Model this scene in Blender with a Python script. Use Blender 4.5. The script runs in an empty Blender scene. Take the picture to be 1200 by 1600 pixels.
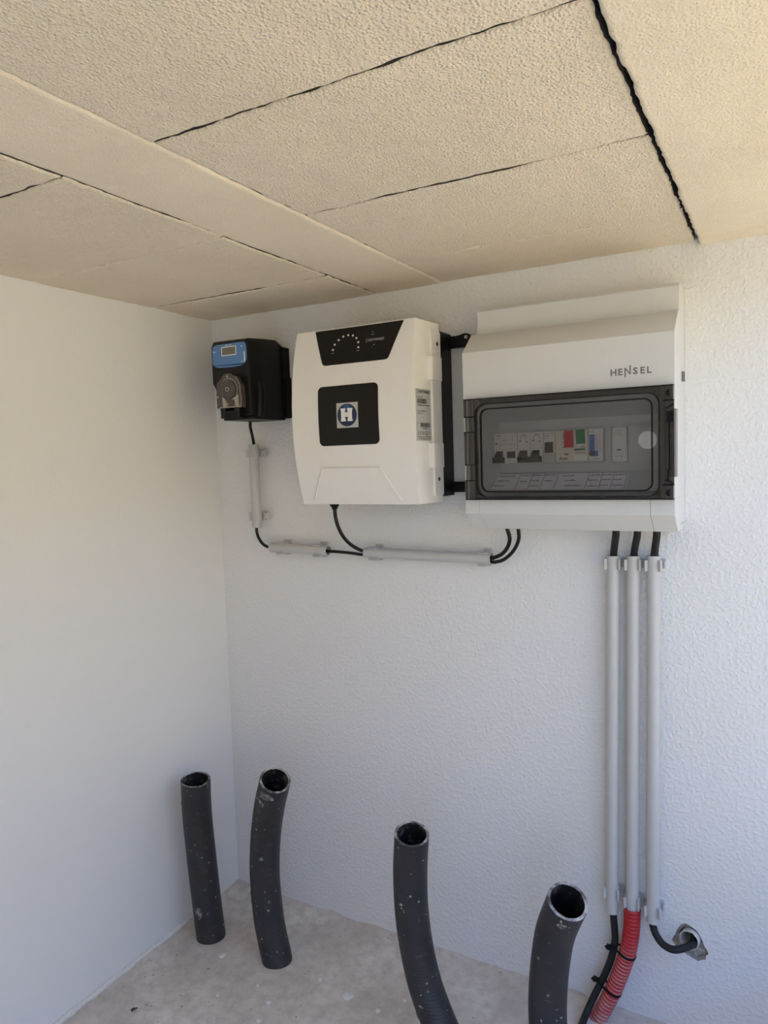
import bpy, bmesh, math, random
from mathutils import Vector, Matrix, noise as mnoise
random.seed(7)
sc = bpy.context.scene

# ------------------------------------------------------------------ camera
yaw, pitch, roll = math.radians(-29.2218), math.radians(-4.1219), math.radians(-1.8167)
fwd = Vector((math.sin(yaw)*math.cos(pitch), math.cos(yaw)*math.cos(pitch), math.sin(pitch)))
rt0 = Vector((math.cos(yaw), -math.sin(yaw), 0)); up0 = rt0.cross(fwd)
rt = math.cos(roll)*rt0 + math.sin(roll)*up0
up = -math.sin(roll)*rt0 + math.cos(roll)*up0
cam_d = bpy.data.cameras.new('camera'); cam = bpy.data.objects.new('camera', cam_d)
sc.collection.objects.link(cam)
cam.matrix_world = Matrix(((rt.x, up.x, -fwd.x, 1.07345), (rt.y, up.y, -fwd.y, -1.19238), (rt.z, up.z, -fwd.z, 0.93999), (0, 0, 0, 1)))
cam_d.sensor_fit = 'HORIZONTAL'; cam_d.sensor_width = 36.0
cam_d.lens = 36.0*1126.68/1200.0
cam_d.clip_start = 0.02
sc.camera = cam

# ------------------------------------------------------------------ sky, sun, exposure
world = bpy.data.worlds.new('sky'); sc.world = world; world.use_nodes = True
wn = world.node_tree; wn.nodes.clear()
sky = wn.nodes.new('ShaderNodeTexSky'); sky.sky_type = 'NISHITA'
sky.sun_disc = False; sky.sun_elevation = math.radians(48); sky.sun_rotation = math.radians(20)
sky.air_density = 1.0; sky.dust_density = 0.8; sky.ozone_density = 1.0
bg = wn.nodes.new('ShaderNodeBackground'); bg.inputs['Strength'].default_value = 0.32
wo = wn.nodes.new('ShaderNodeOutputWorld')
tint = wn.nodes.new('ShaderNodeMix'); tint.data_type = 'RGBA'; tint.blend_type = 'MULTIPLY'; tint.inputs[0].default_value = 1.0
tint.inputs[7].default_value = (0.86, 1.0, 1.22, 1)   # clear deep-blue sky
wn.links.new(sky.outputs[0], tint.inputs[6]); wn.links.new(tint.outputs[2], bg.inputs[0]); wn.links.new(bg.outputs[0], wo.inputs[0])
sun_d = bpy.data.lights.new('sun', 'SUN'); sun = bpy.data.objects.new('sun', sun_d)
sc.collection.objects.link(sun)
sun_d.energy = 4.6; sun_d.angle = math.radians(0.6); sun_d.color = (1.0, 0.95, 0.86)
sun.rotation_euler = Vector((0.25, -1.0, -1.15)).to_track_quat('-Z', 'Y').to_euler()
sc.view_settings.view_transform = 'Standard'; sc.view_settings.look = 'None'
sc.view_settings.gamma = 1.0; sc.view_settings.use_curve_mapping = False
sc.view_settings.exposure = 0.97
sc.cycles.max_bounces = 10; sc.cycles.diffuse_bounces = 6; sc.cycles.glossy_bounces = 3; sc.cycles.transparent_max_bounces = 12

# ------------------------------------------------------------------ materials
def nodes_of(name):
    m = bpy.data.materials.new(name); m.use_nodes = True
    nt = m.node_tree
    return m, nt, nt.nodes['Principled BSDF']
def add(nt, kind, **kw):
    n = nt.nodes.new(kind)
    for k, v in kw.items():
        if k in n.inputs: n.inputs[k].default_value = v
        else: setattr(n, k, v)
    return n
def coords(nt):
    return nt.nodes.new('ShaderNodeTexCoord').outputs['Object']
def ramp(nt, fac, stops):
    r = nt.nodes.new('ShaderNodeValToRGB'); cr = r.color_ramp
    while len(cr.elements) < len(stops): cr.elements.new(0.5)
    for e, (p, c) in zip(cr.elements, stops):
        e.position = p; e.color = (c[0], c[1], c[2], 1) if hasattr(c, '__len__') else (c, c, c, 1)
    nt.links.new(fac, r.inputs[0]); return r.outputs[0]
def mixc(nt, fac, a, b, mode='MIX'):
    n = nt.nodes.new('ShaderNodeMix'); n.data_type = 'RGBA'; n.blend_type = mode
    for sock, v in ((n.inputs[0], fac), (n.inputs[6], a), (n.inputs[7], b)):
        if isinstance(v, bpy.types.NodeSocket): nt.links.new(v, sock)
        elif hasattr(v, '__len__'): sock.default_value = (v[0], v[1], v[2], 1)
        else: sock.default_value = v
    return n.outputs[2]
def math_n(nt, op, a, b=0.0):
    n = nt.nodes.new('ShaderNodeMath'); n.operation = op
    for s, v in ((n.inputs[0], a), (n.inputs[1], b)):
        if isinstance(v, bpy.types.NodeSocket): nt.links.new(v, s)
        else: s.default_value = v
    return n.outputs[0]
def noise_t(nt, co, scale, detail=3, rough=0.55, dist=0.0):
    n = add(nt, 'ShaderNodeTexNoise', Scale=scale, Detail=detail, Roughness=rough, Distortion=dist)
    nt.links.new(co, n.inputs['Vector']); return n.outputs['Fac']
def voro(nt, co, scale, feature='F1'):
    n = nt.nodes.new('ShaderNodeTexVoronoi'); n.feature = feature; n.inputs['Scale'].default_value = scale
    nt.links.new(co, n.inputs['Vector']); return n.outputs['Distance']
def bump(nt, bsdf, height, strength, dist):
    b = add(nt, 'ShaderNodeBump', Strength=strength, Distance=dist)
    nt.links.new(height, b.inputs['Height']); nt.links.new(b.outputs[0], bsdf.inputs['Normal'])
def mapping(nt, co, scale):
    n = nt.nodes.new('ShaderNodeMapping'); n.inputs['Scale'].default_value = scale
    nt.links.new(co, n.inputs['Vector']); return n.outputs[0]

def plain(name, col, rough=0.5, metallic=0.0, var=0.04, vscale=60, bmp=0.0, spec=0.5, bscale=900):
    m, nt, b = nodes_of(name); co = coords(nt)
    n = noise_t(nt, co, vscale, 2)
    lo = tuple(max(0, c*(1-var)) for c in col); hi = tuple(min(1, c*(1+var)) for c in col)
    nt.links.new(ramp(nt, n, [(0.3, lo), (0.7, hi)]), b.inputs['Base Color'])
    b.inputs['Roughness'].default_value = rough; b.inputs['Metallic'].default_value = metallic
    b.inputs['Specular IOR Level'].default_value = spec
    if bmp: bump(nt, b, noise_t(nt, co, bscale, 2), bmp, 0.0004)
    return m

def stucco(name, col, fine, coarse, strength, dist):
    m, nt, b = nodes_of(name); co = coords(nt)
    big = noise_t(nt, co, 2.2, 1); mid = noise_t(nt, co, 26, 2, 0.6)
    c = mixc(nt, ramp(nt, big, [(0.35, 0.0), (0.7, 1.0)]), col, tuple(x*0.965 for x in col))
    c = mixc(nt, ramp(nt, mid, [(0.62, 0.0), (0.8, 0.35)]), c, tuple(x*0.93 for x in col))
    nt.links.new(c, b.inputs['Base Color']); b.inputs['Roughness'].default_value = 0.9
    b.inputs['Specular IOR Level'].default_value = 0.15
    h1 = noise_t(nt, co, fine, 2, 0.55); h2 = noise_t(nt, co, coarse, 1, 0.5)
    blobs = ramp(nt, noise_t(nt, co, fine*0.55, 1, 0.4), [(0.45, 0.0), (0.68, 1.0)])
    h = math_n(nt, 'ADD', math_n(nt, 'MULTIPLY', h1, 0.55), math_n(nt, 'ADD', math_n(nt, 'MULTIPLY', h2, 0.6), math_n(nt, 'MULTIPLY', blobs, 0.6)))
    bump(nt, b, h, strength, dist)
    return m, nt, b, c

M = {}
M['wall_back'], nt, b, c = stucco('white_stucco', (0.80, 0.79, 0.785), 290, 110, 0.65, 0.0015)
M['wall_left'], nt, b, c = stucco('white_smooth_plaster', (0.80, 0.79, 0.77), 300, 60, 0.25, 0.0008)
M['wall_plain'], nt, b, c = stucco('outer_plaster', (0.78, 0.76, 0.73), 200, 45, 0.4, 0.0015)

def concrete_ceiling():
    m, nt, b = nodes_of('painted_rough_concrete'); co = coords(nt)
    big = noise_t(nt, co, 5, 3, 0.6); mid = noise_t(nt, co, 40, 2, 0.6)
    c = mixc(nt, ramp(nt, big, [(0.3, 0.0), (0.7, 1.0)]), (0.85, 0.745, 0.60), (0.77, 0.67, 0.535))
    c = mixc(nt, ramp(nt, mid, [(0.5, 0.0), (0.75, 0.4)]), c, (0.89, 0.79, 0.65))
    nt.links.new(c, b.inputs['Base Color']); b.inputs['Roughness'].default_value = 0.95
    b.inputs['Specular IOR Level'].default_value = 0.1
    g = ramp(nt, voro(nt, co, 300), [(0.0, 1.0), (0.6, 0.0)])
    h = math_n(nt, 'ADD', math_n(nt, 'MULTIPLY', g, 0.6), math_n(nt, 'ADD', math_n(nt, 'MULTIPLY', noise_t(nt, co, 560, 2), 0.8), math_n(nt, 'MULTIPLY', noise_t(nt, co, 90, 2, 0.6), 0.45)))
    bump(nt, b, h, 0.9, 0.0022)
    return m
M['ceiling'] = concrete_ceiling()
M['joist'] = concrete_ceiling(); M['joist'].name = 'painted_trowelled_concrete'
for n in M['joist'].node_tree.nodes:
    if n.type == 'BUMP': n.inputs['Strength'].default_value = 0.5; n.inputs['Distance'].default_value = 0.0018

def concrete_floor():
    m, nt, b = nodes_of('bare_concrete_floor'); co = coords(nt)
    big = noise_t(nt, co, 7, 6, 0.6); mid = noise_t(nt, co, 45, 5, 0.65)
    c = mixc(nt, ramp(nt, big, [(0.3, 0.0), (0.7, 1.0)]), (0.54, 0.47, 0.39), (0.77, 0.705, 0.615))
    c = mixc(nt, ramp(nt, mid, [(0.42, 0.0), (0.70, 0.75)]), c, (0.46, 0.40, 0.34))
    spots = ramp(nt, noise_t(nt, co, 120, 2, 0.4), [(0.715, 0.0), (0.75, 0.8)])
    c = mixc(nt, spots, c, (0.22, 0.18, 0.15))
    wh = ramp(nt, noise_t(nt, mapping(nt, co, (1.0, 1.0, 1.0)), 85, 3, 0.5, 0.4), [(0.72, 0.0), (0.77, 0.8)])
    c = mixc(nt, wh, c, (0.78, 0.76, 0.73))
    nt.links.new(c, b.inputs['Base Color']); b.inputs['Roughness'].default_value = 0.85
    h = math_n(nt, 'ADD', noise_t(nt, co, 240, 4), math_n(nt, 'MULTIPLY', mid, 1.3))
    bump(nt, b, h, 0.5, 0.0012)
    return m
M['floor'] = concrete_floor()
M['raw'] = plain('raw_unpainted_concrete', (0.055, 0.048, 0.042), 0.95, var=0.3, vscale=90)
M['ground'] = plain('sunny_gravel_ground', (0.69, 0.565, 0.32), 0.95, var=0.15, vscale=9)
M['sky_blocker'] = plain('ochre_sky_blocker', (0.66, 0.52, 0.31), 0.9, var=0.1, vscale=3)
M['mortar'] = plain('rough_grey_mortar', (0.42, 0.37, 0.32), 0.95, var=0.28, vscale=160, bmp=1.0, bscale=420)
M['splat'] = plain('white_plaster_splash', (0.74, 0.71, 0.66), 0.9, var=0.08, vscale=200)
M['leaf'] = plain('dry_dark_leaf', (0.05, 0.04, 0.03), 0.8)

M['white_plastic'] = plain('glossy_white_plastic', (0.84, 0.81, 0.775), 0.32, var=0.01)
M['label_grey'] = plain('silver_grey_label', (0.50, 0.49, 0.47), 0.4, var=0.02)
M['black_plastic'] = plain('black_plastic', (0.0045, 0.0042, 0.0042), 0.42, var=0.1, spec=0.3)
M['black_film'] = plain('black_panel_film', (0.0065, 0.0055, 0.005), 0.35, var=0.05, spec=0.3)
M['black_matte'] = plain('black_matte_plastic', (0.0045, 0.0042, 0.0042), 0.6, var=0.1, bmp=0.15, spec=0.25)
M['grey_box'] = plain('light_grey_enclosure_plastic', (0.635, 0.635, 0.63), 0.40, var=0.012)
M['insert_grey'] = plain('grey_insert_plastic', (0.56, 0.57, 0.58), 0.45, var=0.02)
M['seal'] = plain('black_rubber_seal', (0.005, 0.004, 0.004), 0.7, spec=0.2)
M['pvc'] = plain('grey_pvc_conduit', (0.535, 0.525, 0.515), 0.42, var=0.02)
M['cable'] = plain('black_cable_sheath', (0.006, 0.0055, 0.0055), 0.42, var=0.1, spec=0.35)
M['thick_cable'] = plain('dark_cable_sheath', (0.013, 0.0125, 0.013), 0.5, var=0.25, vscale=90, spec=0.35)
M['blue_panel'] = plain('blue_panel_film', (0.10, 0.235, 0.50), 0.35, var=0.05)
M['lcd'] = plain('grey_lcd_glass', (0.17, 0.165, 0.14), 0.15, var=0.04)
M['print_white'] = plain('white_print', (0.80, 0.80, 0.78), 0.5, var=0.02)
M['print_dim'] = plain('grey_print', (0.42, 0.42, 0.42), 0.5, var=0.02)
M['print_black'] = plain('black_print', (0.02, 0.02, 0.02), 0.5, var=0.02)
M['print_grey'] = plain('dark_grey_print', (0.17, 0.165, 0.165), 0.5, var=0.02)
M['ink'] = plain('blue_black_ink', (0.03, 0.03, 0.075), 0.6, var=0.02)
M['paper'] = plain('white_paper', (0.80, 0.80, 0.86), 0.8, var=0.02)
M['silver'] = plain('silver_badge', (0.50, 0.50, 0.50), 0.4, 0.2, var=0.03)
M['badge_blue'] = plain('dark_blue_badge', (0.008, 0.022, 0.075), 0.3, var=0.1)
M['badge_light'] = plain('mid_blue_badge', (0.02, 0.10, 0.27), 0.3, var=0.1)
M['breaker'] = plain('white_breaker_plastic', (0.76, 0.74, 0.73), 0.45, var=0.02)
M['breaker_beige'] = plain('beige_breaker_plastic', (0.72, 0.67, 0.58), 0.45, var=0.02)
M['toggle'] = plain('dark_toggle_plastic', (0.055, 0.05, 0.05), 0.4, var=0.05)
M['red_key'] = plain('red_rocker', (0.62, 0.022, 0.035), 0.35, var=0.04)
M['green_key'] = plain('green_rocker', (0.015, 0.23, 0.085), 0.35, var=0.04)
M['blue_key'] = plain('blue_timer_plastic', (0.08, 0.16, 0.52), 0.4, var=0.04)
M['steel'] = plain('steel_screw', (0.55, 0.55, 0.54), 0.3, 0.9, var=0.05)
M['pump_clear'] = plain('smoky_pump_cover', (0.085, 0.073, 0.064), 0.2, var=0.2, vscale=150)
M['pump_light'] = plain('translucent_hose_plastic', (0.40, 0.36, 0.31), 0.3, var=0.15, vscale=200)
M['sleeve'] = plain('cream_conduit', (0.68, 0.64, 0.58), 0.5, var=0.05)
def worn(name, dark, light, scale, lo, hi, rough=0.6):
    m, nt, b = nodes_of(name); co = coords(nt)
    nt.links.new(mixc(nt, ramp(nt, noise_t(nt, co, scale, 4, 0.65), [(lo, 0.0), (hi, 1.0)]), dark, light), b.inputs['Base Color'])
    b.inputs['Roughness'].default_value = rough; bump(nt, b, noise_t(nt, co, scale*3, 3), 0.4, 0.0006); return m
M['pipe_edge'] = worn('scraped_pipe_edge', (0.05, 0.048, 0.047), (0.50, 0.48, 0.46), 45, 0.42, 0.62)
M['pipe_in'] = worn('dirty_pipe_bore', (0.010, 0.010, 0.012), (0.20, 0.18, 0.15), 60, 0.52, 0.72, 0.5)
M['smear'] = worn('thin_plaster_smear', (0.035, 0.034, 0.034), (0.36, 0.34, 0.31), 130, 0.38, 0.66, 0.8)

def pipe_mat():
    m, nt, b = nodes_of('scuffed_black_pvc_hose'); co = coords(nt)
    n = noise_t(nt, co, 30, 4)
    c = mixc(nt, n, (0.016, 0.0155, 0.0175), (0.040, 0.039, 0.042))
    scr = ramp(nt, noise_t(nt, mapping(nt, co, (40, 40, 170)), 1.0, 4, 0.7), [(0.60, 0.0), (0.72, 0.45)])
    msk = ramp(nt, noise_t(nt, co, 14, 3), [(0.45, 0.0), (0.62, 1.0)])
    c = mixc(nt, math_n(nt, 'MULTIPLY', scr, msk), c, (0.20, 0.19, 0.185))
    dots = ramp(nt, noise_t(nt, co, 150, 2, 0.4), [(0.715, 0.0), (0.75, 0.9)])
    c = mixc(nt, dots, c, (0.45, 0.44, 0.43))
    nt.links.new(c, b.inputs['Base Color']); b.inputs['Roughness'].default_value = 0.48
    b.inputs['Specular IOR Level'].default_value = 0.45
    w = add(nt, 'ShaderNodeTexWave', Scale=70.0, Distortion=0.6); w.bands_direction = 'Z'
    nt.links.new(co, w.inputs['Vector'])
    h = math_n(nt, 'ADD', math_n(nt, 'MULTIPLY', w.outputs['Fac'], 0.35), noise_t(nt, co, 60, 3))
    bump(nt, b, h, 0.35, 0.0009)
    return m
M['pipe'] = pipe_mat()

def red_mat():
    m, nt, b = nodes_of('dusty_red_corrugated_plastic'); co = coords(nt)
    a = nt.nodes.new('ShaderNodeAttribute'); a.attribute_name = 'dust'
    n = noise_t(nt, co, 70, 4)
    d = math_n(nt, 'MULTIPLY', a.outputs['Fac'], ramp(nt, n, [(0.32, 0.25), (0.6, 1.0)]))
    c = mixc(nt, d, (0.47, 0.014, 0.020), (0.55, 0.38, 0.35))
    nt.links.new(c, b.inputs['Base Color']); b.inputs['Roughness'].default_value = 0.45
    return m
M['red'] = red_mat()

def smoky(name, tint, gloss=0.06, rough=0.05):
    m = bpy.data.materials.new(name); m.use_nodes = True; nt = m.node_tree; nt.nodes.clear()
    out = nt.nodes.new('ShaderNodeOutputMaterial')
    tr = nt.nodes.new('ShaderNodeBsdfTransparent'); gl = nt.nodes.new('ShaderNodeBsdfGlossy')
    co = coords(nt); n = noise_t(nt, co, 25, 3)
    col = mixc(nt, n, tuple(t*0.97 for t in tint), tint)
    nt.links.new(col, tr.inputs[0]); gl.inputs['Roughness'].default_value = rough
    fr = nt.nodes.new('ShaderNodeFresnel'); fr.inputs['IOR'].default_value = 1.45
    mx = nt.nodes.new('ShaderNodeMixShader'); nt.links.new(fr.outputs[0], mx.inputs[0])
    nt.links.new(tr.outputs[0], mx.inputs[1]); nt.links.new(gl.outputs[0], mx.inputs[2])
    nt.links.new(mx.outputs[0], out.inputs[0]); return m
M['pane'] = smoky('smoky_clear_door', (0.84, 0.83, 0.825))
M['smoke_dark'] = smoky('smoky_door_edge', (0.62, 0.595, 0.59), rough=0.12)
M['clear'] = smoky('clear_round_sticker', (0.92, 0.92, 0.90))
def haze_disc():
    m = bpy.data.materials.new('hazy_round_sticker'); m.use_nodes = True; nt = m.node_tree; nt.nodes.clear()
    out = nt.nodes.new('ShaderNodeOutputMaterial'); tr = nt.nodes.new('ShaderNodeBsdfTransparent')
    df = nt.nodes.new('ShaderNodeBsdfDiffuse'); n = noise_t(nt, coords(nt), 80, 2)
    nt.links.new(ramp(nt, n, [(0.3, 0.68), (0.7, 0.75)]), df.inputs[0])
    mx = nt.nodes.new('ShaderNodeMixShader'); mx.inputs[0].default_value = 0.13
    nt.links.new(tr.outputs[0], mx.inputs[1]); nt.links.new(df.outputs[0], mx.inputs[2]); nt.links.new(mx.outputs[0], out.inputs[0])
    return m
M['haze'] = haze_disc()
M['scuff'] = haze_disc(); M['scuff'].name = 'scuffed_plastic'

# ------------------------------------------------------------------ helpers
ROOT = {}
def thing(name, label, cat, loc, group=None):
    o = bpy.data.objects.new(name, None); sc.collection.objects.link(o)
    o.empty_display_size = 0.02; o.location = loc; ROOT[o] = Vector(loc)
    o['label'] = label; o['category'] = cat
    if group: o['group'] = group
    return o
def finish(name, me, mat, parent, smooth, loc=None):
    mats = mat if isinstance(mat, (list, tuple)) else [mat]
    for m in mats: me.materials.append(M[m])
    base = ROOT[parent] if parent is not None else Vector(loc or (0, 0, 0))
    me.transform(Matrix.Translation(-base))
    o = bpy.data.objects.new(name, me); sc.collection.objects.link(o)
    ROOT[o] = base
    if parent is not None: o.parent = parent
    else: o.location = base
    if smooth is not None:
        for p in me.polygons: p.use_smooth = True
        if smooth < 180: me.set_sharp_from_angle(angle=math.radians(smooth))
    return o
def obj(name, bm, mat, parent=None, smooth=35, loc=None, bevel=0.0, seg=2):
    """bmesh in world coordinates -> one mesh object"""
    if bevel:
        es = [e for e in bm.edges if len(e.link_faces) == 2 and e.calc_face_angle(0) > math.radians(28)]
        bmesh.ops.bevel(bm, geom=es, offset=bevel, segments=seg, affect='EDGES', profile=0.5, clamp_overlap=True)
    bmesh.ops.recalc_face_normals(bm, faces=bm.faces[:])
    me = bpy.data.meshes.new(name); bm.to_mesh(me); bm.free()
    return finish(name, me, mat, parent, smooth, loc)
def tag(o, label, cat, group=None):
    o['label'] = label; o['category'] = cat
    if group: o['group'] = group
    return o
def structure(o): o['kind'] = 'structure'; return o
def box(bm, x0, x1, y0, y1, z0, z1):
    vs = [bm.verts.new((x, y, z)) for x in (x0, x1) for y in (y0, y1) for z in (z0, z1)]
    for f in ((0, 1, 3, 2), (4, 6, 7, 5), (0, 4, 5, 1), (2, 3, 7, 6), (0, 2, 6, 4), (1, 5, 7, 3)):
        bm.faces.new([vs[i] for i in f])
    return bm
def boxm(*a):
    bm = bmesh.new(); return box(bm, *a)
def prism(bm, pts, axis, a, b):
    """extrude a 2d outline along an axis: axis 0 -> (y,z), 1 -> (x,z), 2 -> (x,y)"""
    def P(q, w):
        return {0: (w, q[0], q[1]), 1: (q[0], w, q[1]), 2: (q[0], q[1], w)}[axis]
    A = [bm.verts.new(P(q, a)) for q in pts]; B = [bm.verts.new(P(q, b)) for q in pts]
    n = len(pts); bm.faces.new(A); bm.faces.new(B[::-1])
    for i in range(n): bm.faces.new((A[i], A[(i+1) % n], B[(i+1) % n], B[i]))
    return bm
def prismm(pts, axis, a, b):
    return prism(bmesh.new(), pts, axis, a, b)
def rrect(x0, x1, z0, z1, r, n=5):
    out = []
    for cx, cz, a0 in ((x1-r, z1-r, 0), (x0+r, z1-r, 90), (x0+r, z0+r, 180), (x1-r, z0+r, 270)):
        for i in range(n+1):
            a = math.radians(a0 + 90*i/n); out.append((cx+r*math.cos(a), cz+r*math.sin(a)))
    return out
def round_poly(pts, rs, n=5):
    out = []; N = len(pts)
    for i, p in enumerate(pts):
        p = Vector(p); r = rs[i] if hasattr(rs, '__len__') else rs
        if r <= 0: out.append(tuple(p)); continue
        a = (Vector(pts[i-1])-p).normalized(); b = (Vector(pts[(i+1) % N])-p).normalized()
        s = p + a*r; e = p + b*r
        for k in range(n+1):
            t = k/n; out.append(tuple((1-t)**2*s + 2*t*(1-t)*p + t*t*e))
    return out
def ring(bm, outer, inner, axis, a, b):
    """frame between two outlines with the same number of points"""
    def P(q, w):
        return {0: (w, q[0], q[1]), 1: (q[0], w, q[1]), 2: (q[0], q[1], w)}[axis]
    L = [[bm.verts.new(P(q, w)) for q in loop] for loop, w in ((outer, a), (inner, a), (inner, b), (outer, b))]
    n = len(outer)
    for k in range(4):
        A, B = L[k], L[(k+1) % 4]
        for i in range(n): bm.faces.new((A[i], A[(i+1) % n], B[(i+1) % n], B[i]))
    return bm
def disc_pts(cx, cz, r, n=20, rz=None):
    rz = rz or r
    return [(cx+r*math.cos(2*math.pi*i/n), cz+rz*math.sin(2*math.pi*i/n)) for i in range(n)]
def catmull(pts, n):
    P = [Vector(p) for p in pts]; P = [2*P[0]-P[1]] + P + [2*P[-1]-P[-2]]; out = []
    for i in range(1, len(P)-2):
        L = max(2, int(n*(P[i+1]-P[i]).length)); 
        for k in range(L):
            t = k/L; a, b, c, d = P[i-1:i+3]
            out.append(0.5*((2*b) + (c-a)*t + (2*a-5*b+4*c-d)*t*t + (3*b-a-3*c+d)*t**3))
    out.append(P[-2].copy()); return out
def frames(path):
    T = [(path[min(i+1, len(path)-1)]-path[max(i-1, 0)]).normalized() for i in range(len(path))]
    ref = Vector((0, -1, 0)) if abs(T[0].y) < 0.9 else Vector((1, 0, 0))
    N = (ref - T[0]*ref.dot(T[0])).normalized(); fr = []
    for t in T:
        N = (N - t*N.dot(t)).normalized(); fr.append((t, N, t.cross(N)))
    return fr
def sweep(bm, pts, r, seg=14, dens=180, inner=None, raw=False, caps=True, mats=None, edge_noise=0.0):
    path = pts if raw else catmull(pts, dens); fr = frames(path); rings = []
    def mk(i, rad, jit=0.0):
        t, n, bn = fr[i]; out = []
        for k in range(seg):
            a = 2*math.pi*k/seg; off = jit*mnoise.noise(Vector((k*0.9, rad*300, i*0.1)))
            out.append(bm.verts.new(path[i] + (n*math.cos(a)+bn*math.sin(a))*rad + t*off))
        return out
    rad = r if callable(r) else (lambda i: r)
    n = len(path)
    outer = [mk(i, rad(i), edge_noise if i == n-1 else 0) for i in range(n)]
    def join(a, b, mi=0):
        for k in range(seg):
            f = bm.faces.new((a[k], a[(k+1) % seg], b[(k+1) % seg], b[k])); f.material_index = mi
    for i in range(n-1): join(outer[i], outer[i+1])
    if inner:
        ins = [mk(i, inner, edge_noise if i == n-1 else 0) for i in range(n)]
        for i in range(n-1): join(ins[i+1], ins[i], mats[0] if mats else 0)
        join(outer[-1], ins[-1], mats[1] if mats else 0); join(ins[0], outer[0], mats[1] if mats else 0)
    elif caps:
        bm.faces.new(outer[0]); bm.faces.new(outer[-1][::-1])
    return outer
def cyl(bm, p, q, r, seg=18, r2=None):
    sweep(bm, [Vector(p), Vector(q)], (lambda i: r if i == 0 else (r2 if r2 is not None else r)), seg, raw=True); return bm
def decal(name, poly, yf, off, mat, parent, rows=10, bevel=0):
    """thin convex plate that follows a surface y = yf(z) and stands off it by off"""
    zs = [q[1] for q in poly]; z0, z1 = min(zs), max(zs); n = len(poly); bm = bmesh.new()
    lv = sorted(set([round(z, 6) for z in zs] + [round(z0+(z1-z0)*k/rows, 6) for k in range(rows+1)]))
    F, B = [], []
    for z in lv:
        xs = []
        for i in range(n):
            (xa, za), (xb, zb) = poly[i], poly[(i+1) % n]
            if abs(za-zb) < 1e-9:
                if abs(z-za) < 2e-6: xs += [xa, xb]
            elif min(za, zb)-2e-6 <= z <= max(za, zb)+2e-6: xs.append(xa+(xb-xa)*(z-za)/(zb-za))
        a, b = min(xs), max(xs)
        if b-a < 1e-5: b = a+1e-5
        F.append([bm.verts.new((x, yf(z)-off, z)) for x in (a, b)]); B.append([bm.verts.new((x, yf(z)+0.0006, z)) for x in (a, b)])
    for i in range(len(lv)-1):
        bm.faces.new((F[i][0], F[i][1], F[i+1][1], F[i+1][0])); bm.faces.new((B[i][0], B[i+1][0], B[i+1][1], B[i][1]))
        bm.faces.new((F[i][0], F[i+1][0], B[i+1][0], B[i][0])); bm.faces.new((F[i][1], B[i][1], B[i+1][1], F[i+1][1]))
    bm.faces.new((F[0][0], B[0][0], B[0][1], F[0][1])); bm.faces.new((F[-1][0], F[-1][1], B[-1][1], B[-1][0]))
    return obj(name, bm, mat, parent, 30)
def text(name, body, size, mat, parent, at, place, bold=0.0, sx=1.0, align='LEFT', extrude=0.0001, rot=0.0):
    """lettering as flat mesh; place(u, v) maps writing-plane coordinates to world"""
    cu = bpy.data.curves.new(name, 'FONT'); cu.body = body; cu.size = size; cu.offset = bold*size
    cu.align_x = align; cu.resolution_u = 2
    o = bpy.data.objects.new(name, cu); sc.collection.objects.link(o)
    bpy.context.view_layer.update()
    me = bpy.data.meshes.new_from_object(o.evaluated_get(bpy.context.evaluated_depsgraph_get()))
    bpy.data.objects.remove(o); bpy.data.curves.remove(cu); me.materials.clear(); me.name = name
    cr, sr = math.cos(rot), math.sin(rot)
    for v in me.vertices:
        u, w = v.co.x*sx, v.co.y
        v.co = place(at[0]+u*cr-w*sr, at[1]+u*sr+w*cr)
    return finish(name, me, mat, parent, None)
def strokes(name, lines, w, mat, parent, place):
    """flat pen strokes: each line a list of (u, v)"""
    bm = bmesh.new()
    for ln in lines:
        prev = None
        for i, q in enumerate(ln):
            a = Vector(ln[max(i-1, 0)]); b = Vector(ln[min(i+1, len(ln)-1)]); d = (b-a)
            nn = Vector((-d.y, d.x)).normalized()*(w/2) if d.length > 1e-9 else Vector((0, w/2))
            q = Vector(q); cur = (bm.verts.new(place(*(q+nn))), bm.verts.new(place(*(q-nn))))
            if prev: bm.faces.new((prev[0], prev[1], cur[1], cur[0]))
            prev = cur
    o = obj(name, bm, mat, parent, None); o['kind'] = 'stuff'; return o
def rects(name, rs, mat, parent, place):
    bm = bmesh.new()
    for (u0, u1, v0, v1) in rs:
        bm.faces.new([bm.verts.new(place(u, v)) for u, v in ((u0, v0), (u1, v0), (u1, v1), (u0, v1))])
    o = obj(name, bm, mat, parent, None); o['kind'] = 'stuff'; return o

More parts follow.
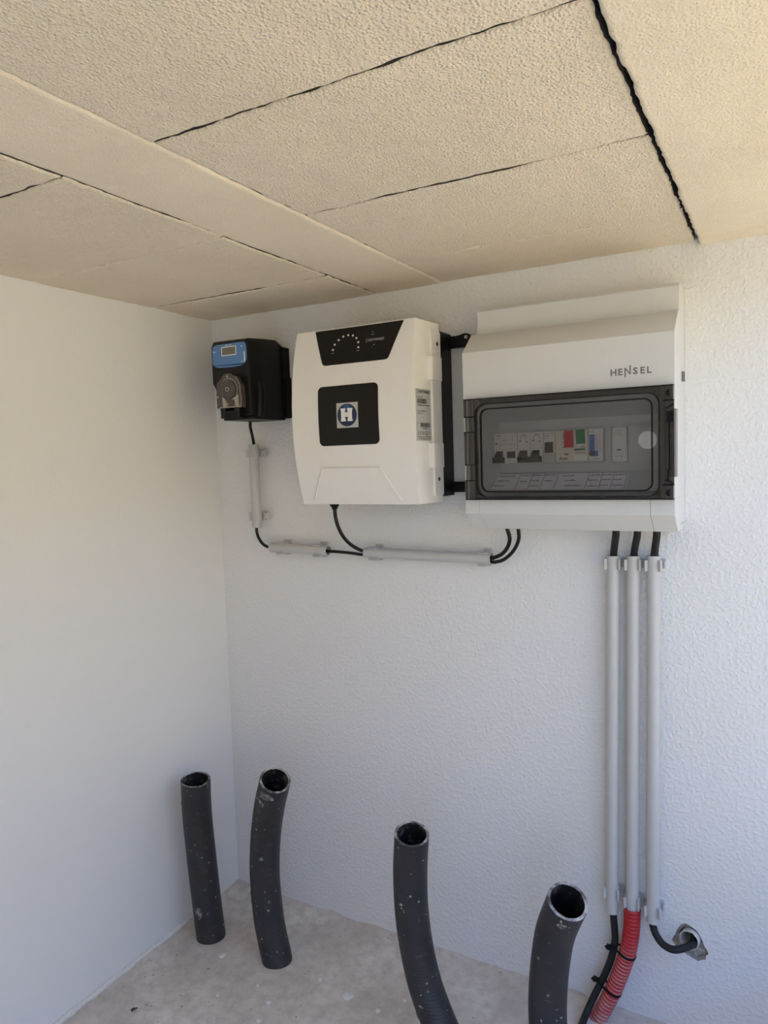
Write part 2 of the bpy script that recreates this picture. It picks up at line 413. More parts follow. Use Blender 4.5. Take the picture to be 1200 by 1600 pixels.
# ------------------------------------------------------------------ the setting
H = 1.25
patch = [(0.9167, 0.1484), (0.9190, 0.1545), (0.9218, 0.1591), (0.9240, 0.1672), (0.9278, 0.1745), (0.9312, 0.1792), (0.9358, 0.182), (0.9412, 0.1818), (0.9458, 0.1798), (0.9504, 0.1768), (0.9536, 0.1755), (0.9580, 0.1690), (0.9615, 0.1623), (0.9640, 0.1560), (0.9654, 0.1524), (0.9693, 0.147), (0.9712, 0.141), (0.9673, 0.1375), (0.9669, 0.1307), (0.9618, 0.1288), (0.9556, 0.1243), (0.9500, 0.1268), (0.9457, 0.1283), (0.9400, 0.1302), (0.9338, 0.1335), (0.9278, 0.1361), (0.9207, 0.1429)]
def wall_back():
    bm = bmesh.new(); X0, X1, Z0, Z1 = -0.15, 1.28, -0.1, 1.42
    outer = [bm.verts.new((x, 0, z)) for x, z in ((X0, Z0), (X1, Z0), (X1, Z1), (X0, Z1))]
    hole = [bm.verts.new((x, 0, z)) for x, z in patch]
    es = [bm.edges.new((l[i], l[(i+1) % len(l)])) for l in (outer, hole) for i in range(len(l))]
    bmesh.ops.triangle_fill(bm, use_beauty=True, use_dissolve=False, edges=es)
    deep = []
    for i, (x, z) in enumerate(patch):
        cx, cz = 0.944, 0.153
        deep.append(bm.verts.new((cx+(x-cx)*0.93, 0.009+0.003*random.random(), cz+(z-cz)*0.93)))
    deep2 = [bm.verts.new((0.9445+0.0165*math.cos(a), 0.006+0.004*random.random(), 0.158+0.0165*math.sin(a))) for a in [math.atan2(z-0.158, x-0.9445) for x, z in patch]]
    bore = [bm.verts.new((v.co.x, 0.06, v.co.z)) for v in deep2]
    n = len(patch)
    for A, B in ((hole, deep), (deep, deep2), (deep2, bore)):
        for i in range(n):
            f = bm.faces.new((A[i], A[(i+1) % n], B[(i+1) % n], B[i])); f.material_index = 1
    f = bm.faces.new(bore); f.material_index = 1
    # body behind the face
    b0 = [bm.verts.new((x, 0.15, z)) for x, z in ((X0, Z0), (X1, Z0), (X1, Z1), (X0, Z1))]
    bm.faces.new(b0)
    for i in range(4): bm.faces.new((outer[i], outer[(i+1) % 4], b0[(i+1) % 4], b0[i]))
    return structure(obj('wall_back', bm, ['wall_back', 'mortar'], None, None))
wall_back()
structure(obj('wall_left', boxm(-0.15, 0, -1.95, 0.0, -0.1, 1.42), 'wall_left', None, None))
structure(obj('wall_front', boxm(-0.15, 1.28, -2.10, -1.95, -0.1, 1.42), 'wall_plain', None, None))

def slab_floor():
    bm = bmesh.new(); nx, ny = 60, 60; X0, X1, Y0, Y1 = -0.05, 1.28, -1.95, 0.05
    def hz(x, y):
        h = 0.004*mnoise.noise(Vector((x*5, y*5, 3))) + 0.0015*mnoise.noise(Vector((x*22, y*22, 9)))
        h += 0.010*max(0, 1-abs(y)/0.05)*(0.4+0.6*mnoise.noise(Vector((x*18, 0, 5))))   # mortar swept up against the walls
        h += 0.010*max(0, 1-abs(x)/0.04)*(0.5+0.5*mnoise.noise(Vector((0, y*16, 8))))
        return h
    xs = [X0+(X1-X0)*(i/nx)**1.3 for i in range(nx+1)]; ys = [Y1-(Y1-Y0)*(j/ny)**1.7 for j in range(ny+1)]
    V = [[bm.verts.new((x, y, hz(x, y))) for y in ys] for x in xs]
    for i in range(nx):
        for j in range(ny): bm.faces.new((V[i][j], V[i][j+1], V[i+1][j+1], V[i+1][j]))
    r = bmesh.ops.extrude_face_region(bm, geom=bm.faces[:])
    for v in r['geom']:
        if isinstance(v, bmesh.types.BMVert): v.co.z = -0.1
    return structure(obj('floor', bm, 'floor', None, 60))
floor = slab_floor()
structure(obj('ground', boxm(1.40, 14, -12, 12, -0.2, 0.26), 'ground', None, None))  # outside ground, unseen; raised above the floor to shade the lower walls
structure(obj('wall_shading_sill', boxm(1.28, 1.40, -2.10, 0.15, -0.1, 0.26), 'wall_plain', None, None))   # unseen low sill, added to keep ground bounce and low sky off the lower walls

structure(obj('wall_sky_blocker', boxm(5.0, 5.2, -9, 9, 0.2, 2.2), 'sky_blocker', None, None))  # unseen wall added outside: blocks the low sky, bounces warm light back

# ceiling: joists with infill blocks between them, under a slab
ceil = structure(obj('ceiling', boxm(-0.15, 1.28, -2.10, 0.15, H+0.045, H+0.17), 'raw', None, None))
def slab_piece(name, x0, x1, y0, y1, z, mat, edge, step=0.0055, amp=0.0019, r=0.005):
    """underside of a concrete piece: ragged rounded edges, faint waviness; edge = extra inset (x0, x1, y0, y1)"""
    bm = bmesh.new(); sd = random.random()*100
    step = step if y1 > -0.95 else 0.02
    nx = max(6, int((x1-x0)/step)); ny = max(6, int((y1-y0)/step))
    def raw(lo, hi, n):
        a = [lo+(hi-lo)*i/n for i in range(n+1)]
        return [lo, lo+0.0022, lo+0.005] + a[1:-1] + [hi-0.005, hi-0.0022, hi]
    xs, ys = raw(x0, x1, nx), raw(y0, y1, ny); V = []
    for i, x in enumerate(xs):
        col = []
        for j, y in enumerate(ys):
            def rag(k, s): return edge[k] + amp*(mnoise.noise(Vector((s*28, k*7.7, sd)))+0.8*mnoise.noise(Vector((s*95, k*3.1, sd)))+0.55*mnoise.noise(Vector((s*230, k*5.3, sd)))+0.35)
            px, py = x, y
            fx0 = max(0, 1-(x-x0)/0.02); fx1 = max(0, 1-(x1-x)/0.02); fy0 = max(0, 1-(y-y0)/0.02); fy1 = max(0, 1-(y1-y)/0.02)
            px += fx0*rag(0, y) - fx1*rag(1, y); py += fy0*rag(2, x) - fy1*rag(3, x)
            d = min(x-x0, x1-x, y-y0, y1-y); rr = 0.0
            if d < r: rr = r*0.45*(1-math.sqrt(max(0, 1-(1-d/r)**2)))
            pz = z + rr + 0.0016*mnoise.noise(Vector((x*9, y*9, sd))) + 0.0007*mnoise.noise(Vector((x*45, y*45, sd)))
            col.append(bm.verts.new((px, py, pz)))
        V.append(col)
    for i in range(len(xs)-1):
        for j in range(len(ys)-1): bm.faces.new((V[i][j], V[i][j+1], V[i+1][j+1], V[i+1][j]))
    bd = [e for e in bm.edges if len(e.link_faces) == 1]
    nf = set(bm.faces); r_ = bmesh.ops.extrude_edge_only(bm, edges=bd)
    for f in bm.faces:
        if f not in nf: f.material_index = 1
    for v in r_['geom']:
        if isinstance(v, bmesh.types.BMVert): v.co.z = H+0.046
    return obj(name, bm, [mat, 'raw'], ceil, 70)
g = 0.0007
ROWS = [0.0, -0.163, -0.417, -0.668, -0.92, -1.172, -1.424, -1.676, -1.93]
GL = {0.0: -0.003, -0.163: 0.0026, -0.417: -0.0008, -0.668: 0.0009}      # joint widths in the left and the middle bay
GM = {0.0: -0.003, -0.163: -0.0007, -0.417: 0.0015, -0.668: 0.0010}
for a, b_ in zip(ROWS, ROWS[1:]):
    y1, y0 = a, b_
    e3 = 0.0 if a < 0 else -0.003
    # left bay; the joint at -0.417 is filled with plaster there
    slab_piece('infill_block', -0.01, 0.4030, y0, y1, H-0.0030, 'ceiling', (0, -0.0009, GL.get(b_, g), GL.get(a, g)))
    slab_piece('infill_block', 0.5395, 0.9530, y0, y1, H, 'ceiling', (-0.0012, 0.0004, GM.get(b_, g), GM.get(a, g)))
    slab_piece('infill_block', 1.096, 1.28, y0, y1, H, 'ceiling', (0.0006, 0.0004, g, e3 if a == 0 else g))
slab_piece('ceiling_joist', 0.4035, 0.5390, -1.93, 0.004, H-0.0012, 'joist', (-0.0008, -0.0012, 0, 0), step=0.009, amp=0.0016, r=0.006)
slab_piece('ceiling_joist', 0.9578, 1.0950, -1.93, 0.004, H-0.0065, 'joist', (0.0004, 0.0, 0, 0), step=0.007, amp=0.0022, r=0.004)

lip = bmesh.new(); pts = []
for k in range(90):
    y = -0.165-0.011*k
    pts.append(Vector((0.002+0.0035*mnoise.noise(Vector((y*30, 1, 0))), y, 0.006+0.003*mnoise.noise(Vector((y*24, 4, 0))))))
sweep(lip, pts, lambda i: 0.0055+0.003*mnoise.noise(Vector((i*0.7, 2, 2))), 10, raw=True)
structure(obj('trim_1', lip, 'splat', None, 60, loc=(0.003, -0.6, 0.004)))

# plaster splashes on the floor
def blob(cx, cy, rx, ry, sd, z=0.0, t=0.0012):
    bm = bmesh.new(); n = 18; top = []; base = []
    zz = z+0.004*mnoise.noise(Vector((cx*5, cy*5, 3)))+0.0015*mnoise.noise(Vector((cx*22, cy*22, 9)))
    for i in range(n):
        a = 2*math.pi*i/n; k = 1+0.35*mnoise.noise(Vector((math.cos(a)*1.6+sd, math.sin(a)*1.6, sd)))
        top.append(bm.verts.new((cx+0.75*rx*k*math.cos(a), cy+0.75*ry*k*math.sin(a), zz+t))); base.append(bm.verts.new((cx+rx*k*math.cos(a), cy+ry*k*math.sin(a), zz-0.001)))
    bm.faces.new(top)
    for i in range(n): bm.faces.new((top[i], base[i], base[(i+1) % n], top[(i+1) % n]))
    return bm
for k, (x, y, rx, ry) in enumerate([(0.135, -0.205, 0.007, 0.008), (0.406, -0.183, 0.012, 0.010), (0.288, -0.258, 0.006, 0.006), (0.338, -0.172, 0.004, 0.004), (0.20, -0.29, 0.004, 0.003), (0.47, -0.19, 0.006, 0.005), (0.50, -0.15, 0.004, 0.004), (0.30, -0.30, 0.005, 0.004), (0.245, -0.235, 0.003, 0.003)]):
    obj('plaster_splash', blob(x, y, rx, ry, k*3.1), 'splat', floor, 60)
lf = bmesh.new()
cyl(lf, (0.0905, -0.386, 0.004), (0.0925, -0.3845, 0.006), 0.0018, 8, 0.0025); cyl(lf, (0.0925, -0.3845, 0.006), (0.0985, -0.379, 0.007), 0.0025, 8, 0.0008)
tag(obj('leaf_fragment', lf, 'leaf', None, 60, loc=(0.0946, -0.3849, 0.002)), 'small dark dry leaf fragment lying on the concrete floor near left wall', 'debris')

# ------------------------------------------------------------------ hoses rising from the floor
def hose(label, pts, ro, loc, sd):
    t = thing('floor_hose', label, 'pipe', loc, 'black hoses rising from the floor')
    path = catmull(pts, 130); bm = bmesh.new()
    sweep(bm, path, lambda i: ro*(1+0.012*mnoise.noise(Vector((i*0.11, sd, 0)))), 30, raw=True, inner=ro-0.0042, mats=(1, 2), edge_noise=0.0016)
    wall = obj('hose_wall', bm, ['pipe', 'pipe_in', 'pipe_edge'], t, 55)
    # plaster smears on the side
    return t, path
def smear(t, path, i, ang, rx, rz, ro, mat='smear'):
    fr = frames(path); tt, n, bn = fr[i]; bm = bmesh.new(); N = 14; top = []; base = []
    for k in range(N):
        a = 2*math.pi*k/N; kk = 1+0.5*mnoise.noise(Vector((math.cos(a)*2+i, math.sin(a)*2, ang)))
        for lst, s, rr in ((top, 0.7, ro+0.0007), (base, 1.0, ro-0.0004)):
            u = ang+rx*kk*s*math.cos(a)/ro; w = rz*kk*s*math.sin(a)
            lst.append(bm.verts.new(path[i]+tt*w+(n*math.cos(u)+bn*math.sin(u))*rr))
    bm.faces.new(top)
    for k in range(N): bm.faces.new((top[k], base[k], base[(k+1) % N], top[(k+1) % N]))
    obj('plaster_smear', bm, mat, t, 60)
RO = 0.0285
h1, p1 = hose('black hose standing in the corner, closest to the left wall', [(0.0768, -0.170, -0.03), (0.0743, -0.170, 0.0), (0.0681, -0.172, 0.0836), (0.0625, -0.174, 0.1761), (0.0615, -0.178, 0.2567), (0.0679, -0.184, 0.3282)], RO, (0.0743, -0.17, 0), 1)
smear(h1, p1, 11, 0.1, 0.009, 0.013, RO); smear(h1, p1, 32, -0.4, 0.003, 0.004, RO); smear(h1, p1, 27, 0.1, 0.0018, 0.0018, RO)
smear(h1, p1, 38, -0.9, 0.003, 0.004, RO)
h2, p2 = hose('black hose with bent plaster-stained mouth, second from the left wall', [(0.240, -0.166, -0.03), (0.2337, -0.163, 0.0), (0.215, -0.158, 0.0655), (0.2082, -0.157, 0.1524), (0.2181, -0.162, 0.2334), (0.2389, -0.172, 0.3049), (0.2696, -0.19, 0.3686)], RO, (0.2337, -0.163, 0), 2)
smear(h2, p2, 49, 0.2, 0.015, 0.010, RO); smear(h2, p2, 46, -0.3, 0.014, 0.006, RO); smear(h2, p2, 30, 0.4, 0.004, 0.004, RO); smear(h2, p2, 19, -0.7, 0.006, 0.014, RO)
h3, p3 = hose('black hose standing alone in front of the middle of the back wall', [(0.655, -0.238, -0.03), (0.636, -0.232, 0.0), (0.6019, -0.222, 0.0496), (0.5744, -0.213, 0.0978), (0.5576, -0.208, 0.1539), (0.5499, -0.207, 0.2159), (0.5523, -0.212, 0.2837), (0.5645, -0.226, 0.3539)], 0.0275, (0.636, -0.232, 0), 3)
smear(h3, p3, 14, -0.9, 0.004, 0.006, 0.0275); smear(h3, p3, 38, 0.5, 0.003, 0.0025, 0.0275); smear(h3, p3, 18, 0.7, 0.002, 0.002, 0.0275)
h4, p4 = hose('black hose leaning toward the red conduit, its open mouth tilted forward', [(0.788, -0.240, -0.03), (0.785, -0.236, 0.0), (0.7774, -0.225, 0.1174), (0.7772, -0.222, 0.1641), (0.7827, -0.225, 0.2165), (0.794, -0.236, 0.27), (0.8189, -0.262, 0.3362)], 0.0275, (0.785, -0.236, 0), 4)
smear(h4, p4, 44, 0.2, 0.008, 0.006, 0.0275); smear(h4, p4, 26, 0.3, 0.003, 0.003, 0.0275); smear(h4, p4, 12, 0.4, 0.003, 0.002, 0.0275)

# ------------------------------------------------------------------ distribution box
T = thing('distribution_box', 'light grey distribution box with smoky window lettered HENSEL', 'fuse box', (0.782, 0, 0.822))
BX0, BX1 = 0.626, 0.9385
obj('base_box', prismm([(-0.001, 0.832), (-0.001, 1.181), (-0.056, 1.181), (-0.060, 1.177), (-0.060, 1.12), (-0.060, 0.832)], 0, BX0+0.0015, BX1-0.0015), 'grey_box', T, 35)
bm = bmesh.new()
prism(bm, [(-0.0605, 1.141), (-0.085, 1.1365), (-0.124, 1.1035), (-0.124, 1.0312), (-0.0605, 1.0312)], 0, BX0, BX1)
cov = obj('cover', bm, 'grey_box', T, 35, bevel=0.0022)
obj('cover_side', boxm(BX0, 0.6475, -0.123, -0.0605, 0.8735, 1.031), 'grey_box', cov, None)
obj('cover_side', boxm(0.920, BX1, -0.123, -0.0605, 0.8735, 1.031), 'grey_box', cov, None)
prof = [(-0.0605, 0.8732), (-0.124, 0.8732), (-0.124, 0.850), (-0.088, 0.8235), (-0.020, 0.8235), (-0.020, 0.8315), (-0.0605, 0.8315)]
obj('bottom_cover', prismm(prof, 0, 0.6494, 0.9060), 'grey_box', T, 30, bevel=0.0012)
obj('corner_cap', prismm(prof, 0, BX0, 0.6490), 'grey_box', T, 30, bevel=0.0012)
obj('corner_cap', prismm(prof, 0, 0.9065, BX1), 'grey_box', T, 30, bevel=0.0012)
obj('side_latch', boxm(BX1-0.001, 0.9412, -0.034, -0.029, 1.042, 1.0565), 'print_grey', T, None)
# inner insert: plate, sloping top reveal, left and right reveals, sloping label ledge
bm = bmesh.new(); yb = -0.074
box(bm, 0.648, 0.9195, yb, yb+0.006, 0.8735, 1.031)
ins = obj('insert_plate', bm, 'insert_grey', T, None)
obj('reveal', prismm([(-0.120, 1.0305), (-0.074, 1.0305), (-0.074, 0.9945)], 0, 0.648, 0.9195), 'insert_grey', ins, None)
obj('reveal', prismm([(0.648, -0.120), (0.648, -0.0745), (0.6665, -0.0745)], 2, 0.8735, 1.0305), 'insert_grey', ins, None)
obj('reveal', prismm([(0.9195, -0.120), (0.9195, -0.0745), (0.9120, -0.0745)], 2, 0.8735, 1.0305), 'insert_grey', ins, None)
obj('module_shroud', boxm(0.8345, 0.846, -0.079, yb, 0.925, 0.979), 'insert_grey', ins, None, bevel=0.001)
obj('module_shroud', boxm(0.8685, 0.9115, -0.079, yb, 0.925, 0.979), 'insert_grey', ins, None, bevel=0.001)
# label ledge: slopes forward to the bottom
def ledge(u, v, off=0.0):
    t = (0.9135-v)/(0.9135-0.884)
    return Vector((u, -0.0765-0.026*t-off, v))
bm = bmesh.new()
A = [bm.verts.new(ledge(u, v)) for u, v in ((0.650, 0.884), (0.9185, 0.884), (0.9185, 0.9135), (0.650, 0.9135))]
Bv = [bm.verts.new((v.co.x, yb+0.001, v.co.z-0.004)) for v in A]
bm.faces.new(A); bm.faces.new(Bv[::-1])
for i in range(4): bm.faces.new((A[i], A[(i+1) % 4], Bv[(i+1) % 4], Bv[i]))
obj('label_ledge', bm, 'insert_grey', ins, None)
bm = bmesh.new()
P4 = [(0.659, 0.8872), (0.868, 0.8872), (0.8695, 0.9122), (0.664, 0.9122)]
A = [bm.verts.new(ledge(u, v, 0.0006)) for u, v in P4]; Bv = [bm.verts.new(ledge(u, v, 0.0001)) for u, v in P4]
bm.faces.new(A); bm.faces.new(Bv[::-1])
for i in range(4): bm.faces.new((A[i], A[(i+1) % 4], Bv[(i+1) % 4], Bv[i]))
lab = obj('label_strip', bm, 'paper', T, None); lab['label'] = 'white paper strip with handwritten circuit names'
pl = lambda u, v: ledge(u, v, 0.0009)
DIV = [(0.6664, 0.6588), (0.7036, 0.6996), (0.7237, 0.7201), (0.7436, 0.7392), (0.7651, 0.7607), (0.8123, 0.8083), (0.8318, 0.8292), (0.8494, 0.8461), (0.8676, 0.8658)]
lines = [[(a, 0.9117), (b_, 0.8878)] for a, b_ in DIV] + [[(0.668, 0.9115), (0.7651, 0.9112)], [(0.765, 0.9112), (0.868, 0.9108)]]
strokes('ruled_line', lines, 0.0007, 'ink', lab, pl)
def scribble(u0, u1, v):
    out = []; n = int((u1-u0)/0.00042)
    for i in range(n+1):
        u = u0+(u1-u0)*i/n
        out.append((u+0.0003*random.uniform(-1, 1), v+(0.0009 if i % 2 else -0.0005)*random.uniform(0.35, 1.15)+(0.0013 if random.random() < 0.10 else 0)))
    return out
words = [(0.668, 0.695, 0.9072), (0.667, 0.688, 0.9000), (0.664, 0.680, 0.8925), (0.705, 0.7205, 0.9080), (0.7045, 0.7165, 0.8990),
         (0.7245, 0.740, 0.9080), (0.7235, 0.736, 0.8998), (0.722, 0.737, 0.8922), (0.744, 0.7605, 0.9080), (0.7435, 0.757, 0.8992),
         (0.770, 0.790, 0.9065), (0.775, 0.793, 0.8995), (0.777, 0.803, 0.8918), (0.814, 0.829, 0.9070), (0.812, 0.826, 0.8995), (0.812, 0.828, 0.8912),
         (0.833, 0.847, 0.9070), (0.832, 0.845, 0.9000), (0.830, 0.842, 0.8922), (0.851, 0.866, 0.9070), (0.849, 0.860, 0.9000), (0.848, 0.864, 0.8918)]
strokes('handwriting', [scribble(*w) for w in words], 0.0007, 'ink', lab, pl)
# door: hinged smoky window
DX0, DX1, DZ0, DZ1 = 0.6305, 0.9425, 0.8745, 1.0300
yd0, yd1 = -0.1245, -0.1375
win_o = rrect(0.6510, 0.9205, 0.8775, 1.0215, 0.016, 6); win_i = rrect(0.6580, 0.9118, 0.8850, 1.0143, 0.012, 6)
def outer_match(x0, x1, z0, z1, n=7):
    out = []
    for cx, cz in ((x1, z1), (x0, z1), (x0, z0), (x1, z0)): out += [(cx, cz)]*1
    return out
door = obj('door_pane', prismm(rrect(0.6500, 0.9215, 0.8768, 1.0222, 0.016, 6), 1, yd1, yd1+0.0022), 'pane', T, 30)
door['label'] = 'smoky clear window of the box door'
bm = bmesh.new(); ring(bm, rrect(DX0+0.0185, 0.9270, DZ0, DZ1, 0.002, 6), win_o, 1, yd0, yd1)
frame = obj('door_frame', bm, 'smoke_dark', T, 30)
bm = bmesh.new(); ring(bm, win_i, rrect(0.6598, 0.9100, 0.8868, 1.0125, 0.0105, 6), 1, yd1-0.0005, yd1+0.0045); obj('door_seal', bm, 'seal', door, 30)
bm = bmesh.new(); ring(bm, win_o, rrect(0.6521, 0.9194, 0.8786, 1.0204, 0.0153, 6), 1, yd1-0.0006, yd1+0.004); obj('door_seal', bm, 'seal', door, 30)
obj('door_edge', boxm(DX0, DX1-0.004, yd0, yd1+0.003, DZ1-0.0005, DZ1+0.0006), 'seal', frame, None)
obj('door_edge', boxm(DX0, DX1-0.004, yd0, yd1+0.002, DZ0-0.0016, DZ0-0.0002), 'seal', frame, None)
for z0, z1, k in ((1.0035, 1.0300, 0), (0.9800, 1.0020, 1), (0.9285, 0.9785, 2), (0.9040, 0.9270, 1), (0.8745, 0.9025, 0)):
    bm = bmesh.new()
    if k == 1:
        cyl(bm, (DX0+0.0055, yd1+0.0065, z0), (DX0+0.0055, yd1+0.0065, z1), 0.0042, 14); box(bm, DX0+0.010, DX0+0.0175, yd0, yd1+0.004, z0, z1)
    else:
        prism(bm, rrect(DX0, DX0+0.0178, yd1, yd0, 0.003, 3), 2, z0, z1)
    hs = obj('hinge_segment', bm, 'smoke_dark', T, 35)
    if k == 2: obj('hinge_rib', boxm(DX0+0.0092, DX0+0.0100, yd1-0.0004, yd1+0.001, z0+0.002, z1-0.002), 'smoke_dark', hs, None)
# hinge gaps and latch side
for z in (1.0027, 0.9792, 0.9278, 0.9033): obj('hinge_gap', boxm(DX0, DX0+0.0178, yd0, yd1+0.0015, z-0.0007, z+0.0006), 'seal', frame, None)
obj('hinge_gap', boxm(DX0+0.0177, DX0+0.0184, yd0, yd1+0.001, DZ0, DZ1), 'seal', frame, None)
for s, (z0, z1) in enumerate(((1.0105, 1.0300), (0.8745, 0.8925))):
    bm = boxm(0.9272, DX1-0.004, yd0, yd1, z0, z1); kb = obj('latch_block', bm, 'smoke_dark', T, None, bevel=0.0012)
    zc = (z0+z1)/2-0.001
    pts = [(0.9335, zc-0.005), (0.9335, zc+0.005)] + [(0.9335-0.005*math.sin(math.pi*i/8), zc+0.005*math.cos(math.pi*i/8)) for i in range(1, 8)]
    obj('latch_hole', prismm(pts, 1, yd1-0.0004, yd1+0.006), 'seal', kb, None)
    obj('latch_edge', boxm(0.9245, DX1-0.004, yd0, yd1+0.001, (z0-0.0016 if s == 0 else z1), (z0 if s == 0 else z1+0.0016)), 'seal', kb, None)
bm = boxm(0.9345, DX1+0.0003, yd0, yd1-0.002, 0.9045, 0.9970)
lat = obj('latch_handle', bm, 'smoke_dark', T, None, bevel=0.003)
obj('latch_gap', boxm(0.9325, 0.9343, yd0, yd1+0.001, 0.9135, 0.9850), 'seal', lat, None)
obj('latch_hook', boxm(0.9300, 0.9385, yd1-0.0026, yd1+0.001, 0.9790, 0.9945), 'seal', lat, None, bevel=0.0015)
obj('latch_hook', boxm(0.9305, 0.9330, yd1-0.0016, yd1+0.001, 0.8985, 0.9150), 'seal', lat, None, bevel=0.0008)
for zz, dz in ((0.9985, 0.0055), (0.9005, -0.0055)):
    obj('latch_arm', prismm([(0.9285, zz-0.001), (0.9390, zz-0.001+dz), (0.9390, zz+0.0012+dz), (0.9285, zz+0.0012)] if dz > 0 else [(0.9285, zz-0.001), (0.9390, zz-0.001+dz), (0.9390, zz+0.0012+dz), (0.9285, zz+0.0012)], 1, yd1-0.001, yd1+0.004), 'seal', lat, None)
obj('latch_plate', boxm(0.9272, 0.9384, yd0, yd0-0.005, 0.8930, 1.0100), 'smoke_dark', T, None)
ds = obj('round_sticker', prismm(disc_pts(0.9053, 0.9562, 0.0125, 28), 1, yd1-0.0005, yd1-0.0002), 'haze', T, None); ds['label'] = 'clear round sticker on the window'
# scuffs along the door edges
rs = []
rnd = random.Random(4)
for _ in range(46):
    u = rnd.uniform(0.652, 0.925); w = rnd.uniform(0.001, 0.006)
    if rnd.random() < 0.55: v = DZ1-0.0035+rnd.uniform(-0.0012, 0.0022)
    else: v = DZ0+0.002+rnd.uniform(-0.001, 0.0015)
    rs.append((u, u+w, v, v+rnd.uniform(0.0003, 0.0010)))
for _ in range(22):
    v = rnd.uniform(0.905, 1.005); u = 0.6515+rnd.uniform(0, 0.004); rs.append((u, u+rnd.uniform(0.002, 0.006), v, v+0.0006))
so = rects('scuff_marks', rs, 'scuff', door, lambda u, v: Vector((u, yd1-0.0007, v))); so['kind'] = 'stuff'
# HENSEL lettering
pf = lambda u, v: Vector((u, -0.1242, v))
for ch, u in (('H', 0.8526), ('E', 0.8632), ('S', 0.8838), ('E', 0.8934), ('L', 0.9022)):
    text('letter', ch, 0.0128, 'print_grey', cov, (u, 1.0494), pf, bold=0.035, sx=1.14 if ch == 'S' else 1.03)
N_ = [(0.8724, 1.0590), (0.8745, 1.0590), (0.8792, 1.0520), (0.8792, 1.0618), (0.8812, 1.0626), (0.8812, 1.0497), (0.8793, 1.0494), (0.8744, 1.0562), (0.8744, 1.0462), (0.8724, 1.0455)]
bm = bmesh.new()
for q in ((0, 1, 2, 3, 3), ):
    pass
for quad in ([N_[0], N_[1], N_[7], N_[8], N_[9]], [N_[1], N_[2], N_[6], N_[7]], [N_[2], N_[3], N_[4], N_[5], N_[6]]):
    bm.faces.new([bm.verts.new(pf(*q)) for q in quad])
obj('letter', bm, 'print_grey', cov, None)

# ---- modules on the rail inside the box (each one a device of its own)
GR = 'devices on the rail in the distribution box'
YF = -0.0865
def fplace(y): return lambda u, v: Vector((u, y, v))
def toggle(t, x0, x1, xw0, xw1):
    bm = boxm(xw0, xw1, YF-0.004, YF+0.001, 0.9290, 0.9382); a = obj('toggle_base', bm, 'toggle', t, None, bevel=0.0008)
    bm = prismm([(YF+0.001, 0.9330), (YF-0.0085, 0.9365), (YF-0.0085, 0.9420), (YF+0.001, 0.9488)], 0, x0, x1)
    obj('toggle', bm, 'toggle', t, None, bevel=0.0006)
def module(name, label, cat, x0, x1, mat='breaker', z0=0.9288, z1=0.9760):
    t = thing(name, label, cat, ((x0+x1)/2, yb, z0), GR)
    obj('body', boxm(x0+0.0003, x1-0.0003, YF, yb+0.0005, z0, z1), mat, t, None, bevel=0.0006)
    return t
t = module('residual_current_device', 'double-width white breaker with test button at the left end of the rail', 'breaker', 0.6620, 0.7008)
toggle(t, 0.6656, 0.6768, 0.6600, 0.6795)
obj('test_button', boxm(0.6840, 0.6970, YF-0.0025, YF, 0.9368, 0.9470), 'toggle', t, None, bevel=0.0008)
rects('print', [(0.665, 0.674, 0.9722, 0.9734), (0.665, 0.673, 0.9695, 0.9699), (0.665, 0.673, 0.9672, 0.9676), (0.664, 0.668, 0.9590, 0.9612), (0.6710, 0.6718, 0.9550, 0.9615), (0.673, 0.699, 0.9580, 0.9583), (0.692, 0.6924, 0.963, 0.973), (0.676, 0.683, 0.9648, 0.9652), (0.664, 0.699, 0.9510, 0.9512)], 'print_grey', t, fplace(YF-0.0002))
for x0, x1, tx, lab_ in ((0.7010, 0.7215, (0.7052, 0.7168, 0.7012, 0.7213), 'single white breaker touching the double-width breaker'), (0.7217, 0.7422, (0.7255, 0.7365, 0.7219, 0.7402), 'single white breaker next to the small grey-fronted switch')):
    t = module('circuit_breaker', lab_, 'breaker', x0, x1)
    toggle(t, *tx)
    c = (x0+x1)/2
    rects('print', [(c-0.007, c-0.004, 0.9618, 0.9638), (c-0.003, c+0.006, 0.9722, 0.9728), (c+0.004, c+0.006, 0.960, 0.9625), (x0+0.001, x1-0.001, 0.9560, 0.9562), (x0+0.001, x1-0.001, 0.9515, 0.9517)], 'print_grey', t, fplace(YF-0.0002))
    arc = [(c+0.005*math.cos(math.radians(a)), 0.9665+0.005*math.sin(math.radians(a))) for a in range(-20, 201, 20)]
    strokes('dial_print', [arc], 0.0006, 'print_grey', t, fplace(YF-0.0002))
t = module('rail_switch', 'narrow white switch with a raised black rocker', 'switch', 0.7424, 0.7616)
bm = prismm([(YF+0.001, 0.9430), (YF-0.0060, 0.9432), (YF-0.0035, 0.9590), (YF+0.001, 0.9600)], 0, 0.7460, 0.7580)
obj('rocker', bm, 'toggle', t, None, bevel=0.0008)
obj('lower_plate', boxm(0.7428, 0.7612, YF-0.0005, YF, 0.9290, 0.9425), 'insert_grey', t, None)
rects('print', [(0.744, 0.747, 0.9722, 0.9728), (0.748, 0.752, 0.9722, 0.9728), (0.7535, 0.7595, 0.9735, 0.9740), (0.744, 0.746, 0.9685, 0.9695), (0.748, 0.7505, 0.968, 0.9695), (0.7535, 0.758, 0.969, 0.9694), (0.7445, 0.7465, 0.9650, 0.9658), (0.749, 0.751, 0.965, 0.966)], 'print_grey', t, fplace(YF-0.0002))
t = module('pump_controller', 'beige control module with red and green rockers lettered Auto', 'controller', 0.7618, 0.8116, 'breaker_beige', 0.9290, 0.9765)
obj('red_rocker', boxm(0.7762, 0.7896, YF-0.0040, YF, 0.9500, 0.9755), 'red_key', t, None, bevel=0.0018, seg=3)
